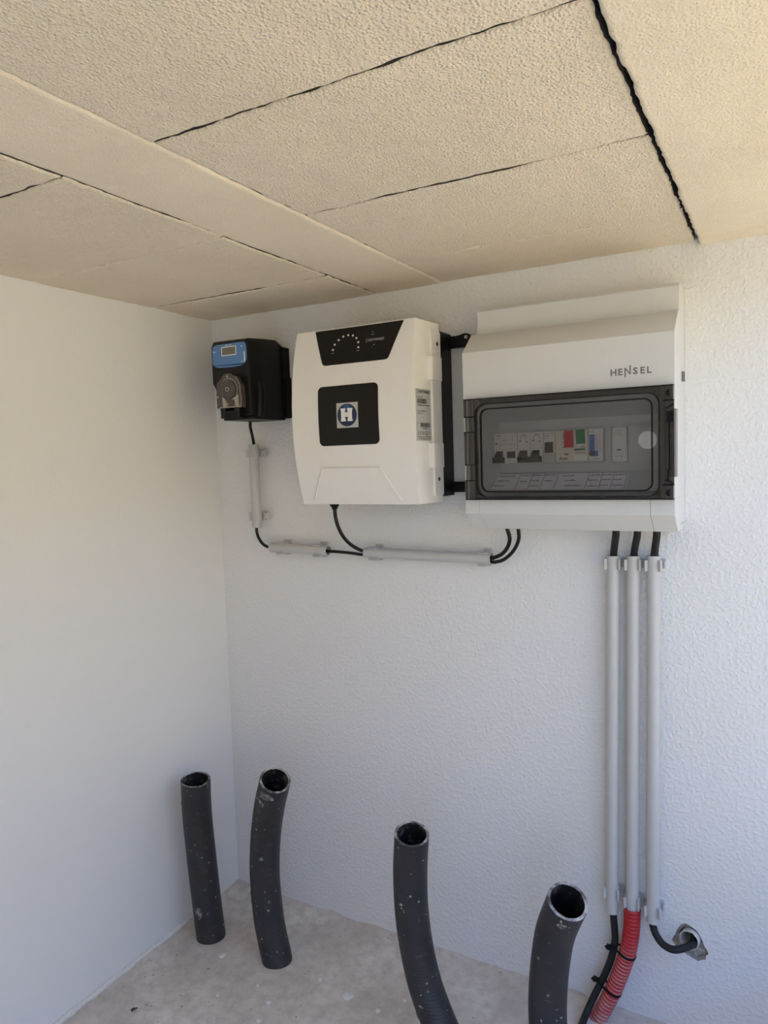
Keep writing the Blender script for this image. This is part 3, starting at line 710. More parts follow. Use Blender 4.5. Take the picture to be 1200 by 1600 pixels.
gk = obj('green_rocker', prismm([(YF, 0.9550), (YF-0.0025, 0.9552), (YF-0.0050, 0.9765), (YF, 0.9765)], 0, 0.7942, 0.8070), 'green_key', t, None, bevel=0.0010)
obj('rocker_lip', boxm(0.7945, 0.8045, YF-0.0020, YF, 0.9515, 0.9547), 'print_white', t, None, bevel=0.0006)
for z, r in ((0.9672, 0.0040), (0.9548, 0.0050)):
    bm = bmesh.new(); cyl(bm, (0.7712, YF, z), (0.7712, YF-0.0030, z), r, 20, r*0.9); kn = obj('knob', bm, 'breaker', t, 40)
    bm = bmesh.new(); cyl(bm, (0.7712, YF-0.003, z), (0.7712, YF-0.0038, z), r*0.55, 16); obj('knob_cap', bm, 'breaker_beige', kn, 40)
rects('print', [(0.7660, 0.7720, 0.9396, 0.9402), (0.7758, 0.7819, 0.9385, 0.9414), (0.791, 0.8085, 0.9408, 0.9416), (0.800, 0.8065, 0.9500, 0.9512), (0.7905, 0.807, 0.9438, 0.9442)], 'print_grey', t, fplace(YF-0.0002))
obj('colour_band', boxm(0.7905, 0.8068, YF-0.0004, YF, 0.9455, 0.9480), 'green_key', t, None)
text('letters', 'Auto', 0.0064, 'print_black', t, (0.7675, 0.9316), fplace(YF-0.0002), bold=0.02)
obj('white_sticker', boxm(0.7906, 0.8104, YF-0.0004, YF, 0.9298, 0.9380), 'print_white', t, None)
t = module('dial_timer', 'narrow white timer with a blue strip and dark dial', 'timer', 0.8120, 0.8340, 'breaker', 0.9290, 0.9770)
obj('blue_strip', boxm(0.8142, 0.8212, YF-0.0020, YF, 0.9430, 0.9683), 'blue_key', t, None, bevel=0.0006)
bm = bmesh.new(); cyl(bm, (0.8180, YF, 0.9398), (0.8180, YF-0.0035, 0.9398), 0.0042, 20); obj('dial', bm, 'toggle', t, 40)
obj('slider', boxm(0.8215, 0.8262, YF-0.0028, YF, 0.9358, 0.9440), 'blue_key', t, None, bevel=0.0012)
rects('print', [(0.8145, 0.8210, 0.9718, 0.9724), (0.8145, 0.821, 0.9740, 0.9744), (0.824, 0.8246, 0.947, 0.969), (0.829, 0.8294, 0.94, 0.974), (0.818, 0.829, 0.9322, 0.9328), (0.819, 0.828, 0.9306, 0.9309)], 'print_grey', t, fplace(YF-0.0002))
t = module('relay_module', 'white relay module standing apart at the right end of the rail', 'relay', 0.8468, 0.8680, 'breaker', 0.9268, 0.9768)
obj('raised_front', boxm(0.8482, 0.8666, YF-0.0022, YF, 0.9285, 0.9752), 'breaker', t, None, bevel=0.001)
rects('print', [(0.8540, 0.8605, 0.9432, 0.9452), (0.850, 0.863, 0.9722, 0.9726), (0.850, 0.862, 0.9688, 0.9692), (0.850, 0.864, 0.9655, 0.9658), (0.850, 0.8575, 0.9345, 0.9350), (0.8605, 0.862, 0.9335, 0.936), (0.850, 0.864, 0.9395, 0.9398)], 'print_grey', t, fplace(YF-0.0025))

# ------------------------------------------------------------------ chlorinator control box
Cc = thing('chlorinator', 'white curved control box with black panels and round blue H badge', 'control box', (0.44, 0, 0.866))
def yf(z): return -0.160+0.020*((z-1.016)/0.15)**2
bm = bmesh.new(); n = 22; L = []
for i in range(n+1):
    z = 0.866+(1.1655-0.866)*i/n; s = ((z-1.016)/0.15)**2
    L.append([bm.verts.new(p) for p in ((0.3130+0.002*s, -0.064, z), (0.3180+0.004*s, yf(z), z), (0.5545-0.002*s, yf(z), z), (0.5590, -0.064, z))])
for i in range(n):
    for k in range(4): bm.faces.new((L[i][k], L[i][(k+1) % 4], L[i+1][(k+1) % 4], L[i+1][k]))
bm.faces.new(L[0]); bm.faces.new(L[-1][::-1])
es = [e for e in bm.edges if len(e.link_faces) == 2 and e.calc_face_angle(0) > math.radians(40)]
bmesh.ops.bevel(bm, geom=es, offset=0.0055, segments=4, affect='EDGES', profile=0.5, clamp_overlap=True)
cover = obj('cover', bm, 'white_plastic', Cc, 40)
obj('back_box', boxm(0.322, 0.5555, -0.0655, -0.006, 0.874, 1.156), 'black_plastic', Cc, 30, bevel=0.006, seg=3)
obj('cover_rim', boxm(0.316, 0.5578, -0.0665, -0.0610, 0.8690, 1.1640), 'black_plastic', Cc, 30, bevel=0.002)
def sidep(x): return lambda u, v: Vector((x, u, v))
obj('side_flange', prismm(rrect(-0.096, -0.0615, 0.8760, 1.1540, 0.007, 5), 0, 0.5560, 0.5602), 'white_plastic', Cc, 30, bevel=0.0012)
for z0, z1 in ((1.0690, 1.1080), (0.9245, 0.9650)):
    obj('hinge_cover', boxm(0.5520, 0.5662, -0.108, -0.071, z0, z1), 'white_plastic', Cc, 35, bevel=0.0035, seg=3)
for y, z in ((-0.0745, 1.1311), (-0.0795, 0.9049)):
    bm = bmesh.new(); cyl(bm, (0.5585, y, z), (0.5606, y, z), 0.0034, 16); obj('screw_hole', bm, 'black_plastic', Cc, 40)
# front panel, logo plate, moulded lower panel
trap = round_poly([(0.3612, 1.1640), (0.5330, 1.1640), (0.5083, 1.1028), (0.3820, 1.1028)], [0.001, 0.001, 0.006, 0.006])
pan = decal('display_panel', trap, yf, 0.0008, 'black_film', Cc, 14); pan['label'] = 'black trapezoid display panel'
onp = lambda off: (lambda u, v: Vector((u, yf(v)-off, v)))
LED = [(0.4011, 1.1285), (0.404, 1.1373), (0.4111, 1.1443), (0.42, 1.1495), (0.4296, 1.1507), (0.439, 1.1491), (0.4462, 1.1439), (0.4507, 1.1366), (0.4515, 1.1279)]
for x, z in LED:
    decal('indicator', disc_pts(x, z, 0.0017, 14), yf, 0.0014, 'print_white', pan, 4)
text('letters', 'HAYWARD', 0.0056, 'print_dim', pan, (0.4700, 1.1360), onp(0.0011), bold=0.02, sx=1.05, rot=0.0)
strokes('emblem', [[(0.4655, 1.1405), (0.4672, 1.1405)], [(0.4655, 1.1345), (0.4672, 1.1345)], [(0.4660, 1.1350), (0.4655, 1.1375), (0.4660, 1.1400)], [(0.4685, 1.1350), (0.4692, 1.1375), (0.4685, 1.1400)]], 0.0005, 'print_dim', pan, onp(0.0011))
rects('panel_print', [(0.399, 0.4035, 1.1222, 1.1230), (0.4485, 0.454, 1.1222, 1.1230), (0.4765, 0.4780, 1.1500, 1.1512), (0.4745, 0.4800, 1.1462, 1.1468), (0.480, 0.483, 1.129, 1.1298), (0.4775, 0.4785, 1.126, 1.1268)], 'print_dim', pan, onp(0.0011))
plate = decal('logo_plate', rrect(0.3738, 0.4912, 0.9668, 1.0670, 0.0085, 6), yf, 0.0010, 'black_film', Cc, 14); plate['label'] = 'black rounded square plate'
badge = decal('badge', [(0.4115, 0.9958), (0.4532, 0.9958), (0.4532, 1.0375), (0.4115, 1.0375)], yf, 0.0020, 'silver', plate, 6)
decal('badge_disc', disc_pts(0.4324, 1.0168, 0.0188, 36), yf, 0.0026, 'badge_blue', plate, 12)
decal('badge_glint', disc_pts(0.4324, 1.0270, 0.0072, 24), yf, 0.0030, 'badge_light', plate, 8)
bm = bmesh.new()
for (u0, u1, v0, v1) in ((0.4225, 0.4295, 1.0065, 1.0280), (0.4355, 0.4425, 1.0065, 1.0280), (0.4290, 0.4360, 1.0138, 1.0212)):
    box(bm, u0, u1, yf(1.017)-0.0050, yf(1.017)-0.002, v0, v1)
for (u0, u1, v0, v1) in ((0.4215, 0.4303, 1.0065, 1.0098), (0.4347, 0.4435, 1.0065, 1.0098), (0.4215, 0.4303, 1.0247, 1.0280), (0.4347, 0.4435, 1.0247, 1.0280)):
    box(bm, u0, u1, yf(1.017)-0.0048, yf(1.017)-0.002, v0, v1)
obj('badge_letter', bm, 'print_white', plate, None)
decal('moulded_panel', round_poly([(0.3480, 0.8720), (0.3735, 0.9288), (0.4886, 0.9276), (0.5210, 0.8720)], [0, 0.005, 0.005, 0]), yf, 0.0022, 'white_plastic', Cc, 10)
for ln in ([(0.3480, 0.8725), (0.3742, 0.9285)], [(0.3742, 0.9290), (0.4330, 0.9284), (0.4884, 0.9278)], [(0.4884, 0.9278), (0.5212, 0.8725)]):
    pts = []
    for (ua, va), (ub, vb) in zip(ln, ln[1:]):
        pts += [Vector((ua+(ub-ua)*k/8, yf(va+(vb-va)*k/8)-0.0019, va+(vb-va)*k/8)) for k in range(9 if (ub, vb) == ln[-1] else 8)]
    bm = bmesh.new(); sweep(bm, pts, lambda i: 0.0012, 10, raw=True); obj('moulded_rib', bm, 'white_plastic', Cc, 60)
# side label
sx_ = 0.5578
bm = bmesh.new()
def sidex(y): return 0.5545+(0.5590-0.5545)*(y+0.160)/0.096
for (y0, y1, z0, z1) in ((-0.151, -0.1010, 0.9692, 1.0532),):
    A = [bm.verts.new((sidex(y)+0.0004, y, z)) for y, z in ((y0, z0), (y1, z0), (y1, z1), (y0, z1))]
    Bv = [bm.verts.new((v.co.x-0.001, v.co.y, v.co.z)) for v in A]
    bm.faces.new(A); bm.faces.new(Bv[::-1])
    for i in range(4): bm.faces.new((A[i], A[(i+1) % 4], Bv[(i+1) % 4], Bv[i]))
lb = obj('rating_label', bm, 'label_grey', Cc, None); lb['label'] = 'grey label with barcodes on the side'
sp = lambda u, v: Vector((sidex(u)+0.0007, u, v))
text('letters', 'HAYWARD', 0.0070, 'print_black', lb, (-0.1405, 1.0462), sp, bold=0.03, sx=1.08)
strokes('emblem', [[(-0.1475, 1.0512), (-0.1450, 1.0500), (-0.1425, 1.0512)], [(-0.1475, 1.0450), (-0.1450, 1.0462), (-0.1425, 1.0450)], [(-0.1472, 1.0466), (-0.1478, 1.0481), (-0.1472, 1.0496)], [(-0.1428, 1.0466), (-0.1422, 1.0481), (-0.1428, 1.0496)]], 0.0008, 'print_black', lb, sp)
rb = random.Random(2); bars = []
for u0, u1, z0, z1 in ((-0.1462, -0.1150, 1.0292, 1.0372), (-0.1370, -0.1060, 0.9912, 0.9985)):
    u = u0
    while u < u1:
        w = rb.choice([0.0006, 0.0009, 0.0014]); bars.append((u, min(u+w, u1), z0, z1)); u += w+rb.choice([0.0005, 0.0008, 0.0011])
rects('barcode', bars, 'print_black', lb, sp)
def dashes(u0, u1, z, h):
    out = []; u = u0
    while u < u1:
        w = rb.uniform(0.0008, 0.0022); out.append((u, min(u1, u+w), z+rb.uniform(0, 0.0004), z+h)); u += w+rb.uniform(0.0004, 0.0010)
    return out
rects('small_print', dashes(-0.149, -0.146, 1.0390, 0.0016) + dashes(-0.1425, -0.1385, 1.0388, 0.0020) + dashes(-0.134, -0.129, 1.0388, 0.0020) + [(-0.1245, -0.1238, 1.0386, 1.0410)] + dashes(-0.146, -0.105, 1.0256, 0.0018) + dashes(-0.147, -0.117, 1.0165, 0.0013) + dashes(-0.147, -0.127, 1.0128, 0.0013) + dashes(-0.147, -0.140, 0.9968, 0.0011) + dashes(-0.131, -0.117, 0.9880, 0.0018) + dashes(-0.147, -0.102, 0.9748, 0.0013) + dashes(-0.142, -0.104, 0.9716, 0.0013), 'print_black', lb, sp)
def arcs(cu, cv, ru, rv, a0, a1): return [(cu+ru*math.cos(math.radians(a)), cv+rv*math.sin(math.radians(a))) for a in range(a0, a1+1, 20)]
strokes('mark', [arcs(-0.1430, 0.9815, 0.0030, 0.0030, 90, 270), arcs(-0.1360, 0.9815, 0.0030, 0.0030, 90, 270), [(-0.139, 0.9815), (-0.1365, 0.9815)], [(-0.1320, 0.9790), (-0.1290, 0.9842)], [(-0.1290, 0.9790), (-0.1320, 0.9842)], [(-0.1255, 0.9792), (-0.1255, 0.9842)], [(-0.1215, 0.9788), (-0.1215, 0.9845), (-0.1150, 0.9845), (-0.1150, 0.9788), (-0.1215, 0.9788)], [(-0.1185, 0.9795), (-0.1185, 0.9838)], [(-0.111, 0.9788), (-0.111, 0.9845)], [(-0.1085, 0.9788), (-0.1085, 0.9845)], [(-0.103, 0.980), (-0.103, 0.983)]], 0.0008, 'print_black', lb, sp)
# mounting brackets and gland
br = prismm(round_poly([(0.548, 1.1315), (0.582, 1.1315), (0.586, 1.1285), (0.5895, 1.1390), (0.598, 1.1445), (0.594, 1.1520), (0.585, 1.1560), (0.574, 1.1520), (0.548, 1.1520)], [0, 0.003, 0.002, 0.003, 0.003, 0.004, 0.006, 0.006, 0], 3), 1, -0.0120, -0.0035)
bo = obj('wall_bracket', br, 'black_plastic', Cc, 35)
bm = bmesh.new(); cyl(bm, (0.5868, -0.012, 1.1480), (0.5868, -0.0142, 1.1480), 0.0034, 14, 0.0024); obj('screw', bm, 'steel', bo, 40)
obj('wall_bracket', boxm(0.548, 0.582, -0.0120, -0.0035, 0.8790, 0.8975), 'black_plastic', Cc, None, bevel=0.0015)
bm = bmesh.new(); cyl(bm, (0.3507, -0.085, 0.8680), (0.3507, -0.085, 0.8585), 0.0085, 8); cyl(bm, (0.3507, -0.085, 0.8590), (0.3507, -0.085, 0.8530), 0.0066, 16, 0.0050)
obj('cable_gland', bm, 'black_matte', Cc, 30)

# ------------------------------------------------------------------ dosing pump
Pp = thing('dosing_pump', 'black dosing pump with blue display panel and round hose head', 'pump', (0.150, 0, 1.027))
fx0, fx1 = 0.1015, 0.1955
bm = bmesh.new()
loops = []
def fl(y, x0, x1, z1, zl, z0, xl):   # outline of the housing at depth y (upper part wide, lower part stepped in on the left)
    return [(x0+0.006, y, z1), (x1-0.004, y, z1-0.001), (x1, y, z1-0.010), (x1, y, z0), (xl, y, z0), (xl-0.004, y, z0+0.018), (x0+0.006, y, zl-0.010), (x0, y, zl), (x0, y, z1-0.010)]
for y, a in ((-0.1200, (0.1045, 0.1935, 1.1735, 1.0985, 1.034, 0.126)), (-0.1165, (0.1010, 0.1960, 1.1765, 1.0975, 1.031, 0.122)), (-0.075, (0.1010, 0.1975, 1.1800, 1.0975, 1.0285, 0.120)), (-0.035, (0.1010, 0.1975, 1.1825, 1.0975, 1.0285, 0.116)), (-0.014, (0.1030, 0.1965, 1.1735, 1.0970, 1.0285, 0.114))):
    loops.append([bm.verts.new(q) for q in fl(y, *a)])
for A, B in zip(loops, loops[1:]):
    n = len(A)
    for i in range(n): bm.faces.new((A[i], A[(i+1) % n], B[(i+1) % n], B[i]))
bm.faces.new(loops[0]); bm.faces.new(loops[-1][::-1])
obj('housing', bm, 'black_plastic', Pp, 40, bevel=0.0020)
obj('mounting_base', boxm(0.108, 0.2005, -0.0235, -0.001, 1.0300, 1.1690), 'black_matte', Pp, 30, bevel=0.003)
obj('mounting_rail', boxm(0.190, 0.2035, -0.018, -0.001, 1.0320, 1.1100), 'black_matte', Pp, 30, bevel=0.002)
bm = bmesh.new(); sweep(bm, [(0.1945, -0.098, 1.030), (0.1965, -0.096, 1.050), (0.1965, -0.093, 1.078), (0.1920, -0.091, 1.094)], lambda i: 0.0095, 14)
obj('side_rib', bm, 'black_plastic', Pp, 60)
obj('bottom_lip', boxm(0.124, 0.1985, -0.116, -0.020, 1.0255, 1.0300), 'black_plastic', Pp, 30, bevel=0.0015)
blue = round_poly([(0.1072, 1.1690), (0.1905, 1.1695), (0.1905, 1.1320), (0.1800, 1.1262), (0.1600, 1.1245), (0.1150, 1.1262), (0.1072, 1.1330)], [0.011, 0.011, 0.010, 0.006, 0.006, 0.007, 0.004], 4)
cp = obj('control_panel', prismm(blue, 1, -0.1216, -0.1190), 'blue_panel', Pp, None); cp['label'] = 'blue control panel'
yp = lambda d: fplace(-0.1216-d)
bm = bmesh.new(); ring(bm, rrect(0.1308, 0.1668, 1.1468, 1.1640, 0.001, 2), rrect(0.1325, 0.1651, 1.1485, 1.1623, 0.0006, 2), 1, -0.1226, -0.1210); obj('display_frame', bm, 'print_white', cp, None)
obj('display', boxm(0.1325, 0.1651, -0.1220, -0.1212, 1.1485, 1.1623), 'lcd', cp, None)
rects('panel_print', [(0.1400, 0.1470, 1.1662, 1.1672), (0.1485, 0.1560, 1.1662, 1.1672), (0.1105, 0.1150, 1.1555, 1.1575), (0.1775, 0.1825, 1.1605, 1.1620), (0.1845, 0.1872, 1.1330, 1.1510), (0.1770, 0.1830, 1.1325, 1.1335)], 'print_white', cp, yp(0.0002))
text('letters', '- OK +', 0.0042, 'print_dim', cp, (0.136, 1.1405), yp(0.0002)) if False else None
yh = -0.1360
head_o = [(0.1225, 1.0476), (0.1222, 1.0726), (0.1242, 1.0942), (0.1330, 1.1017), (0.1419, 1.1108), (0.1503, 1.1119), (0.1596, 1.1111), (0.1698, 1.1058), (0.1745, 1.1000), (0.1816, 1.0897), (0.1817, 1.0720), (0.1838, 1.0683), (0.1825, 1.0470)]
ph = obj('pump_head', prismm(head_o, 1, yh+0.004, -0.1190), 'pump_clear', Pp, 30, bevel=0.0015)
bm = bmesh.new(); no = 18
oo = [(0.1530+0.0205*math.cos(math.radians(a)), 1.0820+0.0205*math.sin(math.radians(a))) for a in range(-30, 211, 12)]
strokes('head_rim', [oo], 0.0018, 'pump_light', ph, fplace(yh+0.0037))
obj('head_cap', prismm(disc_pts(0.1530, 1.0820, 0.0185, 30), 1, yh, yh+0.006), 'pump_clear', ph, 30, bevel=0.001)
bm = bmesh.new(); ring(bm, disc_pts(0.1530, 1.0820, 0.0042, 18), disc_pts(0.1530, 1.0820, 0.0026, 18), 1, yh-0.0012, yh+0.001); obj('rotor_hub', bm, 'pump_light', ph, 40)
obj('rotor_pin', prismm(disc_pts(0.1530, 1.0820, 0.0024, 14), 1, yh-0.0004, yh+0.001), 'black_plastic', ph, None)
for pts in ([(0.1385, 1.0500), (0.1485, 1.0500), (0.1475, 1.0590), (0.1395, 1.0690), (0.1378, 1.0690)], [(0.1605, 1.0630), (0.1720, 1.0690), (0.1720, 1.0500), (0.1690, 1.0500), (0.1675, 1.0625)], [(0.1728, 1.0485), (0.1765, 1.0485), (0.1765, 1.0705), (0.1728, 1.0705)]):
    obj('hose_end', prismm(pts, 1, yh+0.0020, yh+0.005), 'pump_light', ph, None, bevel=0.0005)
obj('head_edge', boxm(0.1300, 0.1815, yh+0.0022, yh+0.005, 1.0478, 1.0495), 'pump_light', ph, None)
strokes('head_rim', [[(0.1708, 1.1050), (0.1752, 1.0998), (0.1806, 1.0895), (0.1808, 1.0722), (0.1828, 1.0680), (0.1816, 1.0485)]], 0.0011, 'pump_light', ph, fplace(yh+0.0037))
for x, z in ((0.1512, 1.1087-0.0025), (0.1262, 1.0688), (0.1490, 1.0540)):
    bm = bmesh.new(); cyl(bm, (x, yh+0.005, z), (x, yh+0.0025, z), 0.0026, 14, 0.0020); obj('screw', bm, 'pump_light', ph, 40)
for x in (0.1350, 0.1690):
    bm = bmesh.new(); cyl(bm, (x, -0.127, 1.0480), (x, -0.127, 1.0300), 0.0070, 16, 0.0062); obj('hose_port', bm, 'black_plastic', Pp, 40)
obj('port_bracket', boxm(0.1300, 0.1760, -0.131, -0.112, 1.0285, 1.0420), 'black_plastic', Pp, 30, bevel=0.003)

# ------------------------------------------------------------------ conduits, clips
YC = -0.022; RT = 0.0100
def conduit(label, p, q, r=RT):
    bm = bmesh.new(); sweep(bm, [Vector(p), Vector(p).lerp(Vector(q), 0.5), Vector(q)], lambda i: r, 28, raw=True, inner=r-0.0013, mats=(0, 0))
    lo = p if p[2] < q[2] else q
    o = obj('conduit_tube', bm, 'pvc', None, 50, loc=lo); return tag(o, label, 'conduit', 'grey conduit tubes on the wall')
conduit('short vertical grey conduit under the black pump', (0.1166, YC, 0.9800), (0.1166, YC, 0.8091))
conduit('shorter horizontal grey conduit left of the longer one', (0.1513, YC, 0.7687), (0.2911, YC, 0.7665))
conduit('longer horizontal grey conduit running toward the distribution box', (0.3755, YC, 0.7655), (0.6289, YC, 0.7638))
conduit('tall vertical grey conduit, leftmost of three under the distribution box', (0.8337, YC, 0.7770), (0.8268, YC, 0.1834))
conduit('tall vertical grey conduit in the middle, ending in red corrugated tube', (0.8645, YC, 0.7780), (0.8593, YC, 0.1900))
conduit('tall vertical grey conduit, nearest the broken hole in the wall', (0.8950, YC, 0.7792), (0.8910, YC, 0.1853))
def clip_mesh(w=0.0085):
    """U-shaped snap clip: axis along z, opening toward -y, wall at +y"""
    bm = bmesh.new(); ri, ro = RT+0.0002, RT+0.0020; A0 = 128; n = 16
    def P(r, d): a = math.radians(d); return (r*math.sin(a), r*math.cos(a))
    angs = [-A0+2*A0*i/n for i in range(n+1)]
    prof = [P(ro, a) for a in angs]
    tipR = [P(ro, A0), (P(ro, A0)[0]+0.0030, P(ro, A0)[1]-0.0022), (P(ro, A0)[0]+0.0018, P(ro, A0)[1]-0.0044), P(ri, A0+3)]
    inner = [P(ri, a) for a in angs[::-1]]
    tipL = [(-x, y) for x, y in tipR[::-1]]
    outline = prof[:-1] + tipR + inner[1:-1] + tipL[:-1]
    prism(bm, outline, 2, -w, w)
    d = 0.0218-RT
    box(bm, -0.0065, 0.0065, RT+0.0012, 0.0218, -w*0.95, w*0.95)          # foot to the wall
    box(bm, -0.0150, 0.0150, 0.0166, 0.0218, -w*0.85, w*0.85)            # base plate with interlocking ears
    box(bm, 0.0135, 0.0152, 0.0105, 0.0218, -w*0.6, w*0.6)
    return bm
bm = clip_mesh(); bmesh.ops.recalc_face_normals(bm, faces=bm.faces[:])
clip_me = bpy.data.meshes.new('pipe_clip'); bm.to_mesh(clip_me); bm.free(); clip_me.materials.append(M['pvc'])
def clip(label, loc, axis='z', spin=0.0, flip=False):
    o = bpy.data.objects.new('pipe_clip', clip_me); sc.collection.objects.link(o)
    m = Matrix.Identity(3)
    if axis == 'x': m = Matrix.Rotation(math.radians(90 if not flip else -90), 3, 'Y')
    o.matrix_world = Matrix.Translation(loc) @ (m @ Matrix.Rotation(math.radians(spin), 3, 'Z')).to_4x4()
    return tag(o, label, 'clip', 'grey pipe clips on the wall')
clip('upper grey clip on the short conduit under the black pump', (0.1166, YC, 0.9625), spin=-28)
clip('lower grey clip on the short conduit under the black pump', (0.1166, YC, 0.8325), spin=-28)
clip('left grey clip on the shorter horizontal conduit', (0.1790, YC, 0.7683), 'x')
clip('right grey clip on the shorter horizontal conduit', (0.2690, YC, 0.7669), 'x')
clip('left grey clip on the longer horizontal conduit', (0.3960, YC, 0.7654), 'x')
clip('right grey clip on the longer horizontal conduit', (0.6150, YC, 0.7639), 'x')
for (x, z, lab_) in ((0.8336, 0.7640, 'upper grey clip on the leftmost tall conduit'), (0.8644, 0.7640, 'upper grey clip on the middle tall conduit'), (0.8949, 0.7640, 'upper grey clip on the tall conduit nearest the wall hole'),
                     (0.8273, 0.2180, 'lower grey clip on the leftmost tall conduit'), (0.8595, 0.2100, 'lower grey clip just above the red corrugated tube'), (0.8912, 0.2050, 'lower grey clip on the tall conduit nearest the wall hole')):
    clip(lab_, (x, YC, z))

# ------------------------------------------------------------------ cables
def cable(name, label, pts, r, mat, cat='cable', seg=12, loc=None):
    bm = bmesh.new(); sweep(bm, pts, r, seg, 220)
    return tag(obj(name, bm, mat, None, 60, loc=loc or pts[0]), label, cat, 'black cables')
cable('pump_cable', 'thin black cable running from the pump through the conduits to the box',
      [(0.1386, -0.055, 1.040), (0.1386, -0.055, 1.0300), (0.1334, -0.050, 1.0150), (0.1245, -0.034, 0.9970), (0.1190, -0.024, 0.9820), (0.1166, -0.022, 0.960), (0.1166, -0.022, 0.890), (0.1160, -0.022, 0.8200), (0.1150, -0.022, 0.8011), (0.1199, -0.022, 0.7866), (0.1317, -0.022, 0.7736), (0.1512, -0.022, 0.7672), (0.1750, -0.022, 0.7660), (0.220, -0.022, 0.7655), (0.2911, -0.022, 0.7652), (0.309, -0.022, 0.7652), (0.3455, -0.022, 0.7635), (0.380, -0.022, 0.7612), (0.50, -0.022, 0.7600), (0.6250, -0.0235, 0.7585), (0.6360, -0.0245, 0.7587), (0.6531, -0.028, 0.7639), (0.6733, -0.036, 0.7805), (0.6858, -0.044, 0.8012), (0.6876, -0.050, 0.8178), (0.6873, -0.051, 0.8233)], 0.0031, 'cable')
cable('control_box_cable', 'thin black cable hanging from the white control box to the long conduit',
      [(0.3507, -0.085, 0.8560), (0.3514, -0.085, 0.8407), (0.3531, -0.080, 0.8214), (0.3558, -0.068, 0.8012), (0.3606, -0.052, 0.7851), (0.3670, -0.036, 0.7745), (0.3745, -0.026, 0.7690), (0.395, -0.022, 0.7682), (0.50, -0.022, 0.7672), (0.6200, -0.022, 0.7655), (0.6340, -0.022, 0.7662), (0.6503, -0.026, 0.774), (0.6631, -0.034, 0.7875), (0.6696, -0.042, 0.8027), (0.6681, -0.048, 0.8173), (0.6675, -0.050, 0.8233)], 0.0034, 'cable')
cable('supply_cable', 'thick black cable leaving the leftmost tall conduit beside the red tube',
      [(0.8445, -0.050, 0.8233), (0.8430, -0.046, 0.8120), (0.8365, -0.028, 0.7880), (0.8338, -0.022, 0.7650), (0.8330, -0.022, 0.70), (0.830, -0.022, 0.45), (0.8278, -0.022, 0.22), (0.8287, -0.022, 0.1834), (0.8310, -0.022, 0.1500), (0.8310, -0.022, 0.1320), (0.8245, -0.023, 0.1000), (0.8125, -0.026, 0.0660), (0.7995, -0.034, 0.0360), (0.7900, -0.050, 0.0130), (0.7876, -0.0774, 0.0075), (0.7870, -0.113, 0.0070), (0.778, -0.155, 0.0070), (0.745, -0.195, 0.0070)], 0.0057, 'thick_cable', seg=16)
cable('feed_cable', 'thick black cable entering the middle tall conduit from the box',
      [(0.8760, -0.050, 0.8233), (0.8748, -0.046, 0.8120), (0.8675, -0.028, 0.7880), (0.8648, -0.022, 0.7650), (0.8640, -0.022, 0.70), (0.862, -0.022, 0.45), (0.8600, -0.022, 0.2100)], 0.0055, 'thick_cable', seg=16)
cable('outlet_cable', 'thick black cable curving from the conduit into the broken wall hole',
      [(0.9040, -0.050, 0.8233), (0.9030, -0.046, 0.8120), (0.8975, -0.028, 0.7880), (0.8950, -0.022, 0.7650), (0.8945, -0.022, 0.70), (0.893, -0.022, 0.45), (0.8912, -0.022, 0.22), (0.8905, -0.022, 0.1891), (0.8912, -0.0225, 0.1780), (0.8960, -0.026, 0.1675), (0.9068, -0.032, 0.1585), (0.9216, -0.036, 0.1565), (0.9350, -0.030, 0.1580), (0.9465, -0.014, 0.1580), (0.9500, 0.006, 0.1575), (0.9505, 0.030, 0.157)], 0.0057, 'thick_cable', seg=16)
bm = bmesh.new(); sweep(bm, [Vector((0.9475, 0.050, 0.158)), Vector((0.9465, 0.015, 0.1585)), Vector((0.9430, -0.0065, 0.1595))], lambda i: 0.0150, 26, raw=True, inner=0.0136, mats=(0, 0), edge_noise=0.003)
tag(obj('wall_sleeve', bm, 'sleeve', None, 50, loc=(0.9451, 0.0, 0.158)), 'cream plastic sleeve sitting in the broken hole of the wall', 'sleeve')

# red corrugated conduit
red_pts = [(0.8594, -0.0225, 0.1990), (0.8590, -0.0230, 0.180), (0.8572, -0.0235, 0.155), (0.8535, -0.0240, 0.130), (0.8455, -0.0250, 0.100), (0.8345, -0.0270, 0.066), (0.8205, -0.0310, 0.031), (0.8075, -0.0350, 0.003), (0.7960, -0.0390, -0.022)]
path = catmull(red_pts, 1500); pit = 0.0064; acc = 0.0; rad = []; dustv = []
for i, q in enumerate(path):
    if i: acc += (q-path[i-1]).length
    ph_ = (acc % pit)/pit; c = 0.5-0.5*math.cos(2*math.pi*ph_); prof_ = min(1.0, 1.6*c)
    rad.append(0.0119+0.0014*prof_); dustv.append((1-prof_)**1.2*min(1.0, max(0.0, (acc-0.045)/0.05)) + 0.28*min(1, max(0, (acc-0.16)/0.03)))
bm = bmesh.new(); sweep(bm, path, lambda i: rad[i], 24, raw=True, inner=0.0108, mats=(0, 0))
redo = obj('corrugated_conduit', bm, 'red', None, 60, loc=(0.8075, -0.035, 0.0))
att = redo.data.attributes.new('dust', 'FLOAT', 'POINT')
vals = [0.0]*len(redo.data.vertices)
for i in range(len(path)):
    for k in range(24): vals[i*24+k] = dustv[i]
att.data.foreach_set('value', vals)
tag(redo, 'red corrugated plastic tube dusted with plaster rising from the floor', 'conduit')

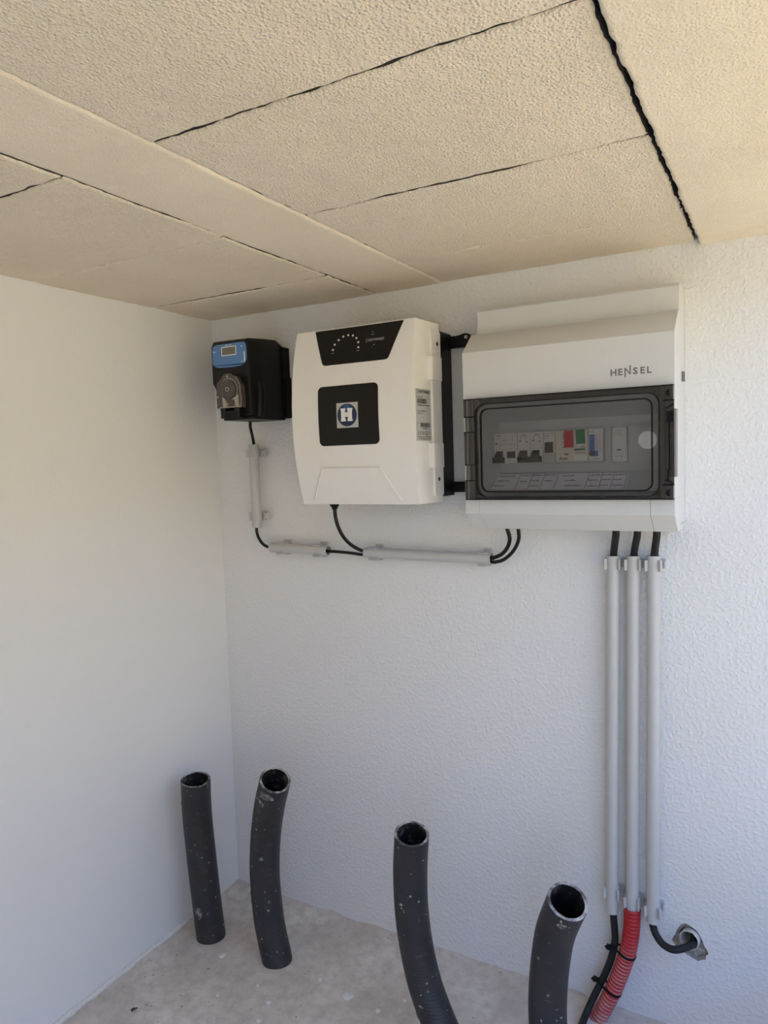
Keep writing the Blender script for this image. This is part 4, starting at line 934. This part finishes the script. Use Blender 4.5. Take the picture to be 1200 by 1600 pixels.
# cable ties round the red tube and the black cable
def tie(label, c1, r1, c2, r2, ax, head):
    ax = Vector(ax).normalized(); c1, c2 = Vector(c1), Vector(c2)
    u = (c2-c1); u = (u-ax*u.dot(ax)).normalized(); v = ax.cross(u); d = (c2-c1).dot(u)
    pts = []
    for k in range(64):
        a = 2*math.pi*k/64
        pts += [(r1*math.cos(a), r1*math.sin(a)), (d+r2*math.cos(a), r2*math.sin(a))]
    pts = sorted(set((round(p_[0], 7), round(p_[1], 7)) for p_ in pts))
    def half(P):
        h_ = []
        for p_ in P:
            while len(h_) > 1 and (h_[-1][0]-h_[-2][0])*(p_[1]-h_[-2][1])-(h_[-1][1]-h_[-2][1])*(p_[0]-h_[-2][0]) <= 0: h_.pop()
            h_.append(p_)
        return h_[:-1]
    hull = half(pts)+half(pts[::-1]); n = len(hull); cx = sum(p_[0] for p_ in hull)/n
    bm = bmesh.new(); rings = []
    for x, y in hull:
        s = 1+0.0012/max(1e-6, math.hypot(x-cx, y))
        rings.append([bm.verts.new(c1+u*(cx+(x-cx)*f)+v*y*f+ax*w) for f, w in ((1, -0.0019), (s, -0.0019), (s, 0.0019), (1, 0.0019))])
    for i in range(n):
        A, B = rings[i], rings[(i+1) % n]
        for k in range(4): bm.faces.new((A[k], A[(k+1) % 4], B[(k+1) % 4], B[k]))
    t = thing('cable_tie', label, 'cable tie', tuple(c1), 'black cable ties')
    obj('band', bm, 'black_matte', t, 40)
    hv = Vector(head)
    bm = bmesh.new(); box(bm, hv.x-0.0030, hv.x+0.0030, hv.y-0.0030, hv.y+0.0030, hv.z-0.0034, hv.z+0.0034); obj('head', bm, 'black_matte', t, 40, bevel=0.0012)
    bm = bmesh.new(); cyl(bm, hv+Vector((-0.001, 0, 0.001)), hv+Vector((-0.0055, -0.002, -0.0005)), 0.0024, 8, 0.0016); obj('tail', bm, 'black_matte', t, 40)
tie('upper black cable tie binding the red tube to the black cable', (0.8508, -0.0245, 0.1200), 0.0134, (0.8283, -0.0225, 0.1150), 0.0058, (0.28, 0.03, 1.0), (0.8215, -0.0265, 0.1230))
tie('lower black cable tie binding the red tube to the black cable', (0.8285, -0.0288, 0.0520), 0.0134, (0.8070, -0.0285, 0.0560), 0.0058, (0.36, 0.10, 1.0), (0.8000, -0.0325, 0.0640))
